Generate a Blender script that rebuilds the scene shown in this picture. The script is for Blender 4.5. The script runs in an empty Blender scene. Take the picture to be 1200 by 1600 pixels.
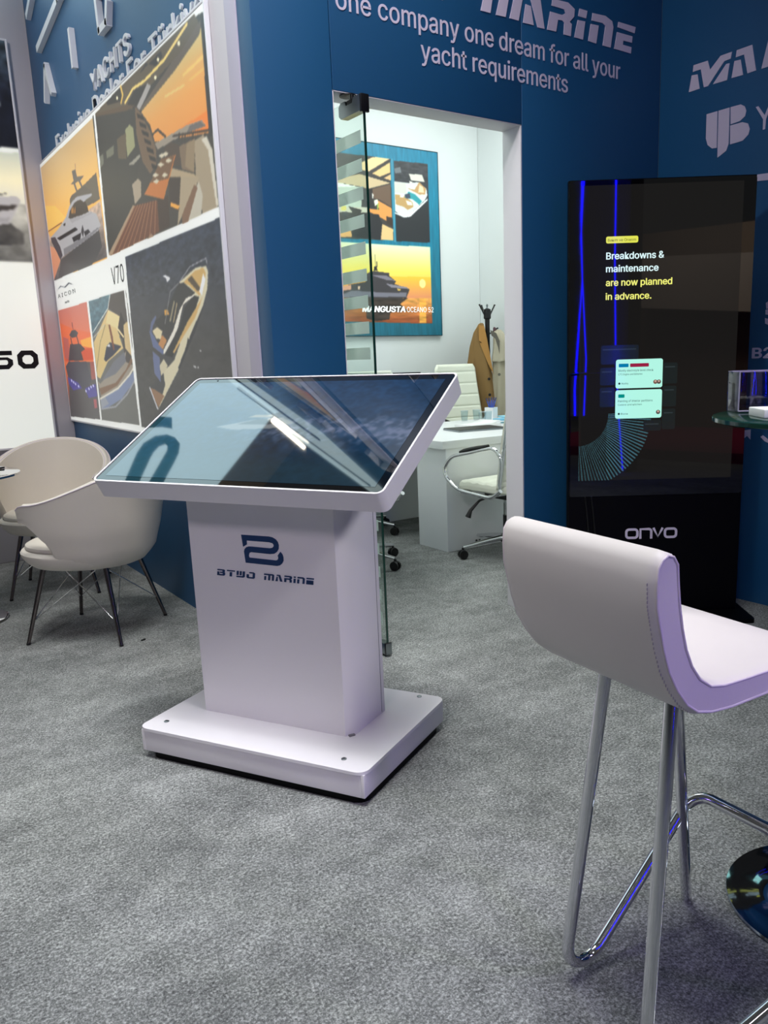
import bpy, bmesh, math, random
import numpy as np
from mathutils import Vector, Matrix
random.seed(7)
PI = math.pi
S = bpy.context.scene
COL = S.collection
def R(d): return math.radians(d)
def srgb(c):
    c = [x/255.0 for x in c[:3]]
    return tuple((x/12.92 if x <= .04045 else ((x+.055)/1.055)**2.4) for x in c)

# ------------------------------------------------------------------ camera
H = 1.27
yaw, pitch, roll, F = .624630, .211948, -.0304164, 1273.66
cd = bpy.data.cameras.new('camera'); cam = bpy.data.objects.new('camera', cd); COL.objects.link(cam)
fw = Vector((math.sin(yaw)*math.cos(pitch), math.cos(yaw)*math.cos(pitch), -math.sin(pitch)))
rt = Vector((math.cos(yaw), -math.sin(yaw), 0)); up = rt.cross(fw)
r2 = rt*math.cos(roll) + up*math.sin(roll); u2 = -rt*math.sin(roll) + up*math.cos(roll)
mw = Matrix((r2, u2, -fw)).transposed().to_4x4(); mw.translation = (0, 0, H); cam.matrix_world = mw
cd.sensor_fit = 'AUTO'; cd.sensor_width = 36; cd.lens = F*36/1600
cd.shift_x = -(678.74-600)/1600; cd.shift_y = (832.75-800)/1600; cd.clip_start = .05
S.camera = cam
# ------------------------------------------------------------------ world and lights
S.view_settings.view_transform = 'Standard'; S.view_settings.look = 'None'
S.view_settings.exposure = 0.0; S.view_settings.gamma = 1; S.view_settings.use_curve_mapping = False
wd = bpy.data.worlds.new('hall'); S.world = wd; wd.use_nodes = True
wd.node_tree.nodes['Background'].inputs[0].default_value = (.50, .51, .51, 1)
wd.node_tree.nodes['Background'].inputs[1].default_value = .12
def area(name, loc, target, size, energy, color, spread=180, sy=None):
    l = bpy.data.lights.new(name, 'AREA'); l.energy = energy; l.color = color; l.size = size
    if sy: l.shape = 'RECTANGLE'; l.size_y = sy
    l.spread = R(spread)
    o = bpy.data.objects.new(name, l); COL.objects.link(o); o.location = loc
    o.rotation_euler = (Vector(target)-Vector(loc)).to_track_quat('-Z', 'Y').to_euler(); return o
def spot(name, loc, target, energy, color, ang=60, blend=.6, rad=.06):
    l = bpy.data.lights.new(name, 'SPOT'); l.energy = energy; l.color = color; l.spot_size = R(ang); l.spot_blend = blend; l.shadow_soft_size = rad
    o = bpy.data.objects.new(name, l); COL.objects.link(o); o.location = loc
    o.rotation_euler = (Vector(target)-Vector(loc)).to_track_quat('-Z', 'Y').to_euler(); return o
area('hall_light', (.2, 1.3, 6.8), (.25, 1.9, 0), 2.4, 62, (.97, 1, .985), 66)
spot('stand_spot', (2.3, -1.9, 3.7), (1.25, 2.1, .5), 330, (.99, .97, 1), 26, .8, .3)
spot('stand_spot', (-3.2, -1.6, 4.6), (.8, 2.4, .7), 330, (1, .88, .96), 34, .8, .5)
spot('stand_spot', (-.2, 1.5, 4.3), (1.75, 2.96, 2.8), 230, (1, .96, .98), 60, 1, .2)
spot('stand_spot', (.2, 3.2, 4.6), (.7, 4.3, .3), 85, (1, .98, .93), 70, 1, .15)
spot('stand_spot', (.9, 1.2, 4.6), (1.15, 2.1, .2), 165, (.95, 1, .94), 44, 1, .12)
spot('stand_spot', (-1.2, 2.4, 4.4), (1.05, 6.3, 2.0), 400, (1, .95, .96), 50, 1, .25)  # added fill lamp that lifts the dim left wall
spot('stand_spot', (1.75, 2.2, 4.6), (1.75, 2.96, 2.7), 120, (1, .95, .93), 62, 1, .15)
spot('stand_spot', (.75, 4.9, 4.7), (1.4, 4.9, 2.9), 60, (1, .96, .93), 70, 1, .15)
area('office_light', (2.6, 4.9, 3.75), (2.8, 4.9, 0), 1.6, 52, (.92, 1, .97))
area('office_light', (4.5, 4.9, 3.75), (4.5, 5.0, 0), 1.2, 40, (.92, 1, .97))
spot('stage_light', (2.9, -1.7, 1.9), (1.25, .72, .62), 120, (.52, .34, 1), 24, .8, .15)
area('stage_light', (0, -3.6, 4.2), (.8, -6, 1), 1.5, 60, (1, .9, .8), 120)  # added lamp, brightens the opposite stand so its reflection shows

area('hall_wall_fill', (0, 8.2, 4.5), (0, 12, 8.5), 3, 500, (1, .93, .82), 150)  # added warm lamp out of view, lights the hall wall for its reflection

# ------------------------------------------------------------------ materials
MATS = {}
def mat(name, col, rough=.5, metal=0., spec=.5, bump=0, bscale=200, var=0, vscale=3, coat=0, emit=None, es=0, trans=0, ior=1.45, sheen=0):
    if name in MATS: return MATS[name]
    m = bpy.data.materials.new(name); m.use_nodes = True; nt = m.node_tree; b = nt.nodes['Principled BSDF']
    c = srgb(col)+(1,)
    b.inputs['Base Color'].default_value = c; b.inputs['Roughness'].default_value = rough; b.inputs['Metallic'].default_value = metal
    b.inputs['Specular IOR Level'].default_value = spec; b.inputs['Coat Weight'].default_value = coat; b.inputs['IOR'].default_value = ior
    b.inputs['Transmission Weight'].default_value = trans; b.inputs['Sheen Weight'].default_value = sheen
    if emit: b.inputs['Emission Color'].default_value = srgb(emit)+(1,); b.inputs['Emission Strength'].default_value = es
    tc = nt.nodes.new('ShaderNodeTexCoord')
    if var:
        n = nt.nodes.new('ShaderNodeTexNoise'); n.inputs['Scale'].default_value = vscale; n.inputs['Detail'].default_value = 4
        nt.links.new(tc.outputs['Object'], n.inputs['Vector'])
        mx = nt.nodes.new('ShaderNodeMix'); mx.data_type = 'RGBA'
        mx.inputs[6].default_value = tuple(max(0, v*(1-var)) for v in c[:3])+(1,); mx.inputs[7].default_value = tuple(min(1, v*(1+var)) for v in c[:3])+(1,)
        nt.links.new(n.outputs['Fac'], mx.inputs[0]); nt.links.new(mx.outputs[2], b.inputs['Base Color'])
    if bump:
        n = nt.nodes.new('ShaderNodeTexNoise'); n.inputs['Scale'].default_value = bscale; n.inputs['Detail'].default_value = 5
        nt.links.new(tc.outputs['Object'], n.inputs['Vector'])
        bp = nt.nodes.new('ShaderNodeBump'); bp.inputs['Strength'].default_value = bump; bp.inputs['Distance'].default_value = .004
        nt.links.new(n.outputs['Fac'], bp.inputs['Height']); nt.links.new(bp.outputs[0], b.inputs['Normal'])
    MATS[name] = m; return m
def carpet():
    m = bpy.data.materials.new('carpet'); m.use_nodes = True; nt = m.node_tree; b = nt.nodes['Principled BSDF']; L = nt.links.new
    tc = nt.nodes.new('ShaderNodeTexCoord')
    def noise(sc, det, rough=.6, mp=None):
        n = nt.nodes.new('ShaderNodeTexNoise'); n.inputs['Scale'].default_value = sc; n.inputs['Detail'].default_value = det; n.inputs['Roughness'].default_value = rough
        if mp:
            k = nt.nodes.new('ShaderNodeMapping'); k.inputs['Scale'].default_value = mp[0]; k.inputs['Rotation'].default_value = (0, 0, mp[1]); L(tc.outputs['Object'], k.inputs[0]); L(k.outputs[0], n.inputs['Vector'])
        else: L(tc.outputs['Object'], n.inputs['Vector'])
        return n.outputs['Fac']
    def math_(op, a, bb):
        n = nt.nodes.new('ShaderNodeMath'); n.operation = op
        for i, v in enumerate((a, bb)):
            if isinstance(v, (int, float)): n.inputs[i].default_value = v
            else: L(v, n.inputs[i])
        return n.outputs[0]
    fine = noise(190, 6, .8, ((1, .7, 1), .4)); fib = noise(110, 6, .8, ((.7, 1.15, 1), -.5)); big = noise(3.0, 5, .65, ((.6, 1.3, 1), .2)); mid = noise(14, 4)
    s = math_('ADD', math_('MULTIPLY', fine, .46), math_('MULTIPLY', fib, .34))
    s = math_('ADD', s, math_('ADD', math_('MULTIPLY', big, .11), math_('MULTIPLY', mid, .08)))
    cr = nt.nodes.new('ShaderNodeValToRGB'); e = cr.color_ramp.elements
    e[0].position = .395; e[0].color = srgb((54, 55, 56))+(1,); e[1].position = .59; e[1].color = srgb((190, 192, 190))+(1,)
    k = cr.color_ramp.elements.new(.485); k.color = srgb((112, 114, 113))+(1,)
    L(s, cr.inputs[0]); L(cr.outputs[0], b.inputs['Base Color']); b.inputs['Roughness'].default_value = .95; b.inputs['Specular IOR Level'].default_value = .1
    bp = nt.nodes.new('ShaderNodeBump'); bp.inputs['Strength'].default_value = .45; bp.inputs['Distance'].default_value = .004; L(s, bp.inputs['Height']); L(bp.outputs[0], b.inputs['Normal'])
    return m
M_CARPET = carpet()
M_BLUE = mat('blue_panel', (22, 88, 134), .5, spec=.8, bump=.03, bscale=60, var=.05, vscale=2)
M_WHITEP = mat('white_panel', (226, 222, 226), .45, var=.02, vscale=2)
M_GREYP = mat('grey_lilac_panel', (200, 196, 200), .5, var=.03)
M_OFFICE = mat('office_white_panel', (228, 232, 232), .55, var=.02)
M_WMETAL = mat('white_powder_coat', (228, 224, 228), .32, spec=.5, bump=.02, bscale=600)
M_LETTER = mat('pale_lilac_vinyl', (222, 212, 232), .5)
M_LETTER3 = mat('satin_grey_letter', (232, 236, 240), .4, var=.03)
M_NAVY = mat('navy_vinyl', (20, 52, 96), .45)
M_BLACKGLASS = mat('black_glass', (4, 5, 8), .02, spec=.5, ior=1.9)
M_BLACK = mat('black_plastic', (14, 14, 16), .4)
M_BLACKM = mat('black_powder_coat', (3, 3, 5), .5, spec=.15)
M_CHROME = mat('chrome', (225, 225, 228), .07, 1)
M_STEEL = mat('satin_steel', (140, 146, 148), .28, 1)
M_DCHROME = mat('smoked_chrome', (120, 112, 112), .12, 1)
M_CREAM = mat('cream_leatherette', (226, 218, 206), .42, bump=.10, bscale=25, var=.03, vscale=6)
M_STOOL = mat('white_leatherette', (222, 214, 212), .45, bump=.12, bscale=30, var=.03, vscale=9)
M_PIPE = mat('leatherette_piping', (218, 206, 214), .45)
M_IVORY = mat('ivory_leather', (228, 230, 214), .4, bump=.1, bscale=20)
M_TABLE = mat('white_table_laminate', (232, 234, 236), .3)
M_FRAME = mat('lightbox_frame', (236, 236, 240), .35)
M_TAN = mat('tan_wool', (134, 106, 68), .9, bump=.2, bscale=120, var=.08, vscale=8, spec=.15)
M_TRENCH = mat('beige_cotton', (172, 164, 144), .85, bump=.15, bscale=80, var=.08, vscale=8, spec=.2)
M_PATT = mat('patterned_scarf', (84, 60, 66), .9, var=.7, vscale=60)
M_PAPER = mat('paper', (240, 240, 240), .7)
def frost():
    m = bpy.data.materials.new('frosted_film'); m.use_nodes = True; nt = m.node_tree; nt.nodes.clear(); o = nt.nodes.new('ShaderNodeOutputMaterial')
    d = nt.nodes.new('ShaderNodeBsdfDiffuse'); t = nt.nodes.new('ShaderNodeBsdfTranslucent'); mx = nt.nodes.new('ShaderNodeMixShader')
    d.inputs[0].default_value = srgb((252, 255, 252))+(1,); t.inputs[0].default_value = srgb((252, 255, 252))+(1,); mx.inputs[0].default_value = .55
    nt.links.new(d.outputs[0], mx.inputs[1]); nt.links.new(t.outputs[0], mx.inputs[2]); nt.links.new(mx.outputs[0], o.inputs[0]); return m
M_FROST = frost()
def glass(name, col, rough=0.0, ior=1.1):
    m = bpy.data.materials.new(name); m.use_nodes = True; nt = m.node_tree; nt.nodes.clear()
    o = nt.nodes.new('ShaderNodeOutputMaterial'); t = nt.nodes.new('ShaderNodeBsdfTransparent'); g = nt.nodes.new('ShaderNodeBsdfGlossy'); mx = nt.nodes.new('ShaderNodeMixShader'); fr = nt.nodes.new('ShaderNodeLayerWeight'); pw = nt.nodes.new('ShaderNodeMath'); ma = nt.nodes.new('ShaderNodeMath')
    t.inputs[0].default_value = srgb(col)+(1,); g.inputs['Roughness'].default_value = rough; fr.inputs['Blend'].default_value = .5
    pw.operation = 'POWER'; pw.inputs[1].default_value = 5.0; ma.operation = 'MULTIPLY_ADD'; ma.inputs[1].default_value = .94; ma.inputs[2].default_value = .04
    nt.links.new(fr.outputs['Facing'], pw.inputs[0]); nt.links.new(pw.outputs[0], ma.inputs[0]); nt.links.new(ma.outputs[0], mx.inputs[0]); nt.links.new(t.outputs[0], mx.inputs[1]); nt.links.new(g.outputs[0], mx.inputs[2]); nt.links.new(mx.outputs[0], o.inputs[0]); return m
M_GLASS = glass('clear_glass', (244, 250, 247)); M_ACRYL = glass('clear_acrylic', (225, 220, 235))
M_GEDGE = mat('green_glass_edge', (22, 56, 46), .1, spec=.8); M_TGLASS = glass('table_glass', (190, 225, 210))
M_TUMBLER = glass('tumbler_glass', (240, 246, 248))
def emis(name, col, st=1.0):
    m = bpy.data.materials.new(name); m.use_nodes = True; b = m.node_tree.nodes['Principled BSDF']
    b.inputs['Base Color'].default_value = (0, 0, 0, 1); b.inputs['Emission Color'].default_value = srgb(col)+(1,); b.inputs['Emission Strength'].default_value = st; b.inputs['Roughness'].default_value = .1; return m
def vcol(name, es, rough=.4, spec=.5, base=1.0, coat=0, ior=1.5):
    m = bpy.data.materials.new(name); m.use_nodes = True; nt = m.node_tree; b = nt.nodes['Principled BSDF']
    a = nt.nodes.new('ShaderNodeVertexColor'); a.layer_name = 'print'
    mm = nt.nodes.new('ShaderNodeMix'); mm.data_type = 'RGBA'; mm.inputs[0].default_value = base; mm.inputs[6].default_value = (0, 0, 0, 1)
    nt.links.new(a.outputs[0], mm.inputs[7]); nt.links.new(mm.outputs[2], b.inputs['Base Color']); nt.links.new(a.outputs[0], b.inputs['Emission Color'])
    b.inputs['Emission Strength'].default_value = es; b.inputs['Roughness'].default_value = rough; b.inputs['Specular IOR Level'].default_value = spec; b.inputs['Coat Weight'].default_value = coat; b.inputs['Coat Roughness'].default_value = .03; b.inputs['IOR'].default_value = ior
    return m

# ------------------------------------------------------------------ object helpers
def link(name, me, m=None, parent=None):
    o = bpy.data.objects.new(name, me); COL.objects.link(o)
    if m is not None and me is not None: me.materials.clear(); me.materials.append(m)
    if parent is not None: o.parent = parent
    return o
def thing(name, label, cat, loc=(0, 0, 0), rz=0, group=None):
    o = bpy.data.objects.new(name, None); COL.objects.link(o); o.location = loc; o.rotation_euler = (0, 0, rz); o.empty_display_size = .1
    o['label'] = label; o['category'] = cat
    if group: o['group'] = group
    return o
def tag(o, label, cat, group=None):
    o['label'] = label; o['category'] = cat
    if group: o['group'] = group
    return o
class B:
    def __init__(s): s.v = []; s.f = []; s.sm = []
    def add(s, vs, fs, smooth=False):
        n = len(s.v); s.v += [tuple(v) for v in vs]; s.f += [tuple(i+n for i in f) for f in fs]; s.sm += [smooth]*len(fs); return s
    def box(s, c, d, bev=0, rz=0, M=None):
        bm = bmesh.new(); bmesh.ops.create_cube(bm, size=1)
        for v in bm.verts: v.co = Vector((v.co.x*d[0], v.co.y*d[1], v.co.z*d[2]))
        if bev: bmesh.ops.bevel(bm, geom=bm.edges[:], offset=bev, segments=3, affect='EDGES', profile=.5)
        T = Matrix.Translation(c) @ Matrix.Rotation(rz, 4, 'Z')
        if M is not None: T = M @ T
        s.add([T @ v.co for v in bm.verts], [[v.index for v in f.verts] for f in bm.faces], bev > 0); bm.free(); return s
    def prism(s, poly, z0, z1, M=None, smooth=False):
        n = len(poly); vs = [(x, y, z0) for x, y in poly]+[(x, y, z1) for x, y in poly]
        ar = sum(poly[i][0]*poly[(i+1) % n][1]-poly[(i+1) % n][0]*poly[i][1] for i in range(n))
        idx = list(range(n)) if (ar > 0) == (z1 > z0) else list(range(n))[::-1]
        fs = [idx[::-1], [i+n for i in idx]]+[(idx[i], idx[(i+1) % n], idx[(i+1) % n]+n, idx[i]+n) for i in range(n)]
        if M is not None: vs = [M @ Vector(v) for v in vs]
        s.add(vs, fs[:2]); s.add(vs, fs[2:], smooth); return s
    def tube(s, pts, r, n=14, closed=False, cap=True):
        pts = [Vector(p) for p in pts]; N_ = len(pts); rr = r if isinstance(r, (list, tuple)) else [r]*N_
        rings = []; up_ = None
        for i, p in enumerate(pts):
            a = pts[i-1] if (i > 0 or closed) else p; b_ = pts[(i+1) % N_] if (i < N_-1 or closed) else p
            t = (b_-a); t = t.normalized() if t.length else Vector((0, 0, 1))
            if up_ is None: up_ = Vector((0, 0, 1)) if abs(t.z) < .9 else Vector((1, 0, 0))
            x = t.cross(up_); x.normalize(); y = x.cross(t); up_ = y
            rings.append([p + (x*math.cos(2*PI*k/n)+y*math.sin(2*PI*k/n))*rr[i] for k in range(n)])
        vs = [v for q in rings for v in q]; fs = []
        for i in range(N_ if closed else N_-1):
            j = (i+1) % N_
            for k in range(n): fs.append((i*n+k, i*n+(k+1) % n, j*n+(k+1) % n, j*n+k))
        s.add(vs, fs, True)
        if cap and not closed: s.add(rings[0], [tuple(range(n))[::-1]]); s.add(rings[-1], [tuple(range(n))])
        return s
    def lathe(s, prof, n=40, c=(0, 0, 0), smooth=True):
        vs = [(c[0]+r*math.cos(2*PI*k/n), c[1]+r*math.sin(2*PI*k/n), c[2]+z) for r, z in prof for k in range(n)]; fs = []
        for i in range(len(prof)-1):
            for k in range(n): fs.append((i*n+k, i*n+(k+1) % n, (i+1)*n+(k+1) % n, (i+1)*n+k))
        if prof[0][0] > 1e-5: fs.append(tuple(range(n))[::-1])
        if prof[-1][0] > 1e-5: fs.append(tuple((len(prof)-1)*n+k for k in range(n)))
        s.add(vs, fs, smooth); return s
    def grid(s, fn, nu, nv, closed_u=False, flip=False):
        vs = [fn(i/(nu if closed_u else nu-1), j/(nv-1)) for i in range(nu) for j in range(nv)]; fs = []
        for i in range(nu if closed_u else nu-1):
            for j in range(nv-1):
                a, b_, c_, d_ = i*nv+j, ((i+1) % nu)*nv+j, ((i+1) % nu)*nv+j+1, i*nv+j+1
                fs.append((a, d_, c_, b_) if flip else (a, b_, c_, d_))
        s.add(vs, fs, True); return s
    def mesh(s, name):
        me = bpy.data.meshes.new(name); me.from_pydata(s.v, [], s.f); me.polygons.foreach_set('use_smooth', s.sm)
        bm = bmesh.new(); bm.from_mesh(me); bmesh.ops.remove_doubles(bm, verts=bm.verts, dist=1e-6); bmesh.ops.recalc_face_normals(bm, faces=bm.faces); bm.to_mesh(me); bm.free()
        me.set_sharp_from_angle(angle=R(42)); return me
    def obj(s, name, m, parent=None, smooth=None):
        return link(name, s.mesh(name), m, parent)
def solid(o, th, off=0, sub=0):
    md = o.modifiers.new('thickness', 'SOLIDIFY'); md.thickness = th; md.offset = off; md.use_rim = True
    if sub: q = o.modifiers.new('smooth', 'SUBSURF'); q.levels = q.render_levels = sub
    return o
def arc(c, r, a0, a1, n): return [(c[0]+r*math.cos(a0+(a1-a0)*i/n), c[1]+r*math.sin(a0+(a1-a0)*i/n)) for i in range(n+1)]
def rrect(x0, y0, x1, y1, r, n=5):
    return arc((x1-r, y0+r), r, -PI/2, 0, n)+arc((x1-r, y1-r), r, 0, PI/2, n)+arc((x0+r, y1-r), r, PI/2, PI, n)+arc((x0+r, y0+r), r, PI, 1.5*PI, n)
def smoothpath(pts, rad, n=6):
    """polyline with rounded corners"""
    P = [Vector(p) for p in pts]; out = [P[0]]
    for i in range(1, len(P)-1):
        r = rad[i-1] if isinstance(rad, (list, tuple)) else rad
        a = (P[i-1]-P[i]); b_ = (P[i+1]-P[i]); h = a.angle(b_)/2; d = min(r/math.tan(h), a.length*.48, b_.length*.48); r = d*math.tan(h)
        an, bn_ = a.normalized(), b_.normalized(); u = (an+bn_).normalized(); c_ = P[i]+u*(r/math.sin(h)); s_ = P[i]+an*d-c_; e_ = P[i]+bn_*d-c_; tot = s_.angle(e_)
        for k in range(n+1):
            t = k/n; out.append(c_+(s_*math.sin((1-t)*tot)+e_*math.sin(t*tot))/math.sin(tot))
    out.append(P[-1]); return out
def copy_tree(o, parent=None):
    c = o.copy(); COL.objects.link(c); c.parent = parent
    for ch in list(o.children): copy_tree(ch, c)
    return c
# plane frames for flat work: local (a,b,depth) -> world ; depth towards the viewer side
def frame(org, ax, up_, nrm):
    m = Matrix((Vector(ax), Vector(up_), Vector(nrm))).transposed().to_4x4(); m.translation = org; return m
_CH = []
def CAPH():
    if not _CH:
        cu = bpy.data.curves.new('t', 'FONT'); cu.body = 'H'; cu.size = 1
        if FONT: cu.font = FONT
        ob = bpy.data.objects.new('t', cu); me = bpy.data.meshes.new_from_object(ob); bpy.data.objects.remove(ob); bpy.data.curves.remove(cu)
        _CH.append(max(v.co.y for v in me.vertices)); bpy.data.meshes.remove(me)
    return _CH[0]
def text_mesh(txt, M, w=None, h=None, depth=.0008, align='LEFT', bold=0, shear=0, x=0, y=0, spacing=1.0, maxw=None):
    """text laid in plane M with baseline-left at x,y; cap/overall height and width fitted"""
    cu = bpy.data.curves.new('t', 'FONT'); cu.body = txt; cu.size = 1; cu.extrude = .01; cu.offset = min(bold, .006); cu.shear = shear; cu.space_character = spacing; cu.resolution_u = 3
    if FONT: cu.font = FONT
    ob = bpy.data.objects.new('t', cu); me = bpy.data.meshes.new_from_object(ob); bpy.data.objects.remove(ob); bpy.data.curves.remove(cu)
    n = len(me.vertices); co = np.empty(n*3); me.vertices.foreach_get('co', co); co = co.reshape(-1, 3)
    x0, x1 = co[:, 0].min(), co[:, 0].max(); sy = h/CAPH(); sx = (w/(x1-x0)) if w else sy
    if maxw and (x1-x0)*sx > maxw: sx = maxw/(x1-x0)
    co[:, 0] = (co[:, 0]-x0)*sx; co[:, 1] *= sy; co[:, 2] = (co[:, 2]+.01)/.02*depth
    if align == 'CENTER': co[:, 0] -= (x1-x0)*sx/2
    co[:, 0] += x; co[:, 1] += y
    m3 = np.array(M)
    if bold > .008:
        F_ = [tuple(p.vertices) for p in me.polygons]; V_ = []; G_ = []; dx = bold*sx
        for k, (ox, oy, oz) in enumerate(((-dx, 0, 0), (dx, 0, depth*.04), (0, dx*.5, depth*.08), (0, -dx*.5, depth*.12))): V_.append(co+[ox, oy, oz]); G_ += [tuple(i+k*n for i in f) for f in F_]
        co = np.vstack(V_); bpy.data.meshes.remove(me); me = bpy.data.meshes.new('t'); me.from_pydata((co @ m3[:3, :3].T + m3[:3, 3]).tolist(), [], G_); return me
    co = co @ m3[:3, :3].T + m3[:3, 3]
    me.vertices.foreach_set('co', co.ravel()); me.update(); return me
FONT = None
try:
    import os
    _p = os.path.join(bpy.utils.resource_path('LOCAL'), 'datafiles', 'fonts', 'Inter.woff2')
    if os.path.exists(_p): FONT = bpy.data.fonts.load(_p)
except Exception: FONT = None
def word_parts(name, txt, M, m, parent, letters=False, **k):
    """lettering as one object per word (or per letter)"""
    me = text_mesh(txt, Matrix.Identity(4), **k); n = len(me.vertices); co = np.empty(n*3); me.vertices.foreach_get('co', co); co = co.reshape(-1, 3)
    lab = list(range(n))
    def find(a):
        while lab[a] != a: lab[a] = lab[lab[a]]; a = lab[a]
        return a
    for e in me.edges:
        a, b_ = find(e.vertices[0]), find(e.vertices[1])
        if a != b_: lab[a] = b_
    isl = {}
    for i in range(n): isl.setdefault(find(i), []).append(i)
    L = sorted(isl.values(), key=lambda v: co[v, 0].min()); h = k['h']; gap = -.001 if letters else .20*h/.73*(k.get('w', 0) and (k['w']/max(1e-6, len(txt)*.55*h/.73)) or 1)
    groups = []; xm = None
    for v in L:
        if xm is None or co[v, 0].min() > xm+gap: groups.append(list(v)); xm = co[v, 0].max()
        else: groups[-1] += v; xm = max(xm, co[v, 0].max())
    gi = {}
    for g, vs in enumerate(groups):
        for v in vs: gi[v] = g
    fs = [[] for _ in groups]
    for p in me.polygons: fs[gi[p.vertices[0]]].append(tuple(p.vertices))
    m3 = np.array(M); co = co @ m3[:3, :3].T+m3[:3, 3]; out = []
    for g, vs in enumerate(groups):
        ix = {v: i for i, v in enumerate(vs)}; mm = bpy.data.meshes.new(name); mm.from_pydata([tuple(co[v]) for v in vs], [], [tuple(ix[v] for v in f) for f in fs[g]]); out.append(link(name, mm, m, parent))
    bpy.data.meshes.remove(me); return out
def word_sign(name, txt, M, m, x, y, letters=False, **k):
    p = M @ Vector((x, y, 0)); o = bpy.data.objects.new(name, None); COL.objects.link(o); o.location = p
    word_parts('letter' if letters else 'word', txt, Matrix.Translation(-p) @ M, m, o, letters=letters, x=x, y=y, **k); return o
def text(name, txt, M, m, parent=None, **k): return link(name, text_mesh(txt, M, **k), m, parent)
# ------------------------------------------------------------------ flat prints painted as colour attributes
class Canvas:
    def __init__(s, w, h, bg):
        s.w, s.h = w, h; s.a = np.empty((h, w, 3)); s.a[:] = bg
        s.X, s.Y = np.meshgrid(np.linspace(0, 1, w), np.linspace(0, 1, h)); s.rng = np.random.RandomState(3)
    def mask(s, p):
        p = np.array(p, float); m = np.zeros((s.h, s.w), bool)
        x0 = max(0, int(p[:, 0].min()*(s.w-1))); x1 = min(s.w, int(p[:, 0].max()*(s.w-1))+2); y0 = max(0, int(p[:, 1].min()*(s.h-1))); y1 = min(s.h, int(p[:, 1].max()*(s.h-1))+2)
        if x1 <= x0 or y1 <= y0: return m
        X = s.X[y0:y1, x0:x1]; Y = s.Y[y0:y1, x0:x1]; k = np.zeros(X.shape, bool); n = len(p)
        for i in range(n):
            ax, ay = p[i]; bx, by = p[(i+1) % n]
            if ay == by: continue
            c = ((ay > Y) != (by > Y)) & (X < (bx-ax)*(Y-ay)/(by-ay)+ax); k ^= c
        m[y0:y1, x0:x1] = k; return m
    def noise(s, sx, sy):
        a = s.rng.rand(int(sy)+2, int(sx)+2); yy = s.Y*sy; xx = s.X*sx; iy = yy.astype(int); ix = xx.astype(int); fy = yy-iy; fx = xx-ix
        return (a[iy, ix]*(1-fx)*(1-fy)+a[iy, ix+1]*fx*(1-fy)+a[iy+1, ix]*(1-fx)*fy+a[iy+1, ix+1]*fx*fy)
    def run(s, ops):
        for op in ops:
            k = op[0]
            if k == 'p': s.a[s.mask(op[1])] = op[2]
            elif k == 'g':
                m = s.mask(op[1]); ys = [q[1] for q in op[1]]; t = np.clip((max(ys)-s.Y)/(max(ys)-min(ys)), 0, 1)[..., None]; cs = [np.array(c, float) for c in op[2:]]
                g = cs[0]*(1-t)+cs[1]*t if len(cs) == 2 else np.where(t < .5, cs[0]*(1-2*t)+cs[1]*2*t, cs[1]*(2-2*t)+cs[2]*(2*t-1)); s.a[m] = g[m]
            elif k == 'l':
                for (ax, ay), (bx, by) in zip(op[1][:-1], op[1][1:]):
                    dx, dy = bx-ax, by-ay; L2 = dx*dx+dy*dy+1e-12; t = np.clip(((s.X-ax)*dx+(s.Y-ay)*dy)/L2, 0, 1)
                    s.a[((s.X-ax-t*dx)**2+(s.Y-ay-t*dy)**2) < (op[2]/2)**2] = op[3]
            elif k == 'n':
                m = s.mask(op[1]); f = 1+op[2]*2*(s.noise(op[3], op[4])*.65+s.noise(op[3]*2.3, op[4]*2.3)*.35-.5); s.a[m] = (s.a*f[..., None])[m]
            elif k == 'e':
                (cx, cy), rx, ry, c = op[1:]; s.a[((s.X-cx)/rx)**2+((s.Y-cy)/ry)**2 < 1] = c
        return s
    def obj(s, name, M, w, h, m, parent=None):
        for ax in (0, 1): p_ = np.pad(s.a, [(1, 1) if i == ax else (0, 0) for i in range(3)], mode='edge'); s.a = (np.take(p_, range(0, s.a.shape[ax]), ax)+2*s.a+np.take(p_, range(2, s.a.shape[ax]+2), ax))/4
        X = s.X.ravel()*w; Y = s.Y.ravel()*h; co = np.stack([X, Y, np.zeros_like(X)], 1); m3 = np.array(M); co = co @ m3[:3, :3].T+m3[:3, 3]
        me = bpy.data.meshes.new(name); nw, nh = s.w, s.h; me.vertices.add(nw*nh); me.vertices.foreach_set('co', co.ravel())
        i = np.arange((nw-1)*(nh-1)); r_, c_ = i//(nw-1), i % (nw-1); q = np.stack([r_*nw+c_, r_*nw+c_+1, (r_+1)*nw+c_+1, (r_+1)*nw+c_], 1)
        me.loops.add(q.size); me.loops.foreach_set('vertex_index', q.ravel().astype(np.int32)); me.polygons.add(len(q)); me.polygons.foreach_set('loop_start', np.arange(0, q.size, 4, dtype=np.int32))
        me.update(calc_edges=True)
        c = np.clip(s.a.reshape(-1, 3)/255, 0, 1); c = np.where(c <= .04045, c/12.92, ((c+.055)/1.055)**2.4)
        at = me.color_attributes.new('print', 'FLOAT_COLOR', 'POINT'); at.data.foreach_set('color', np.hstack([c, np.ones((len(c), 1))]).astype(np.float32).ravel())
        return link(name, me, m, parent)

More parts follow.
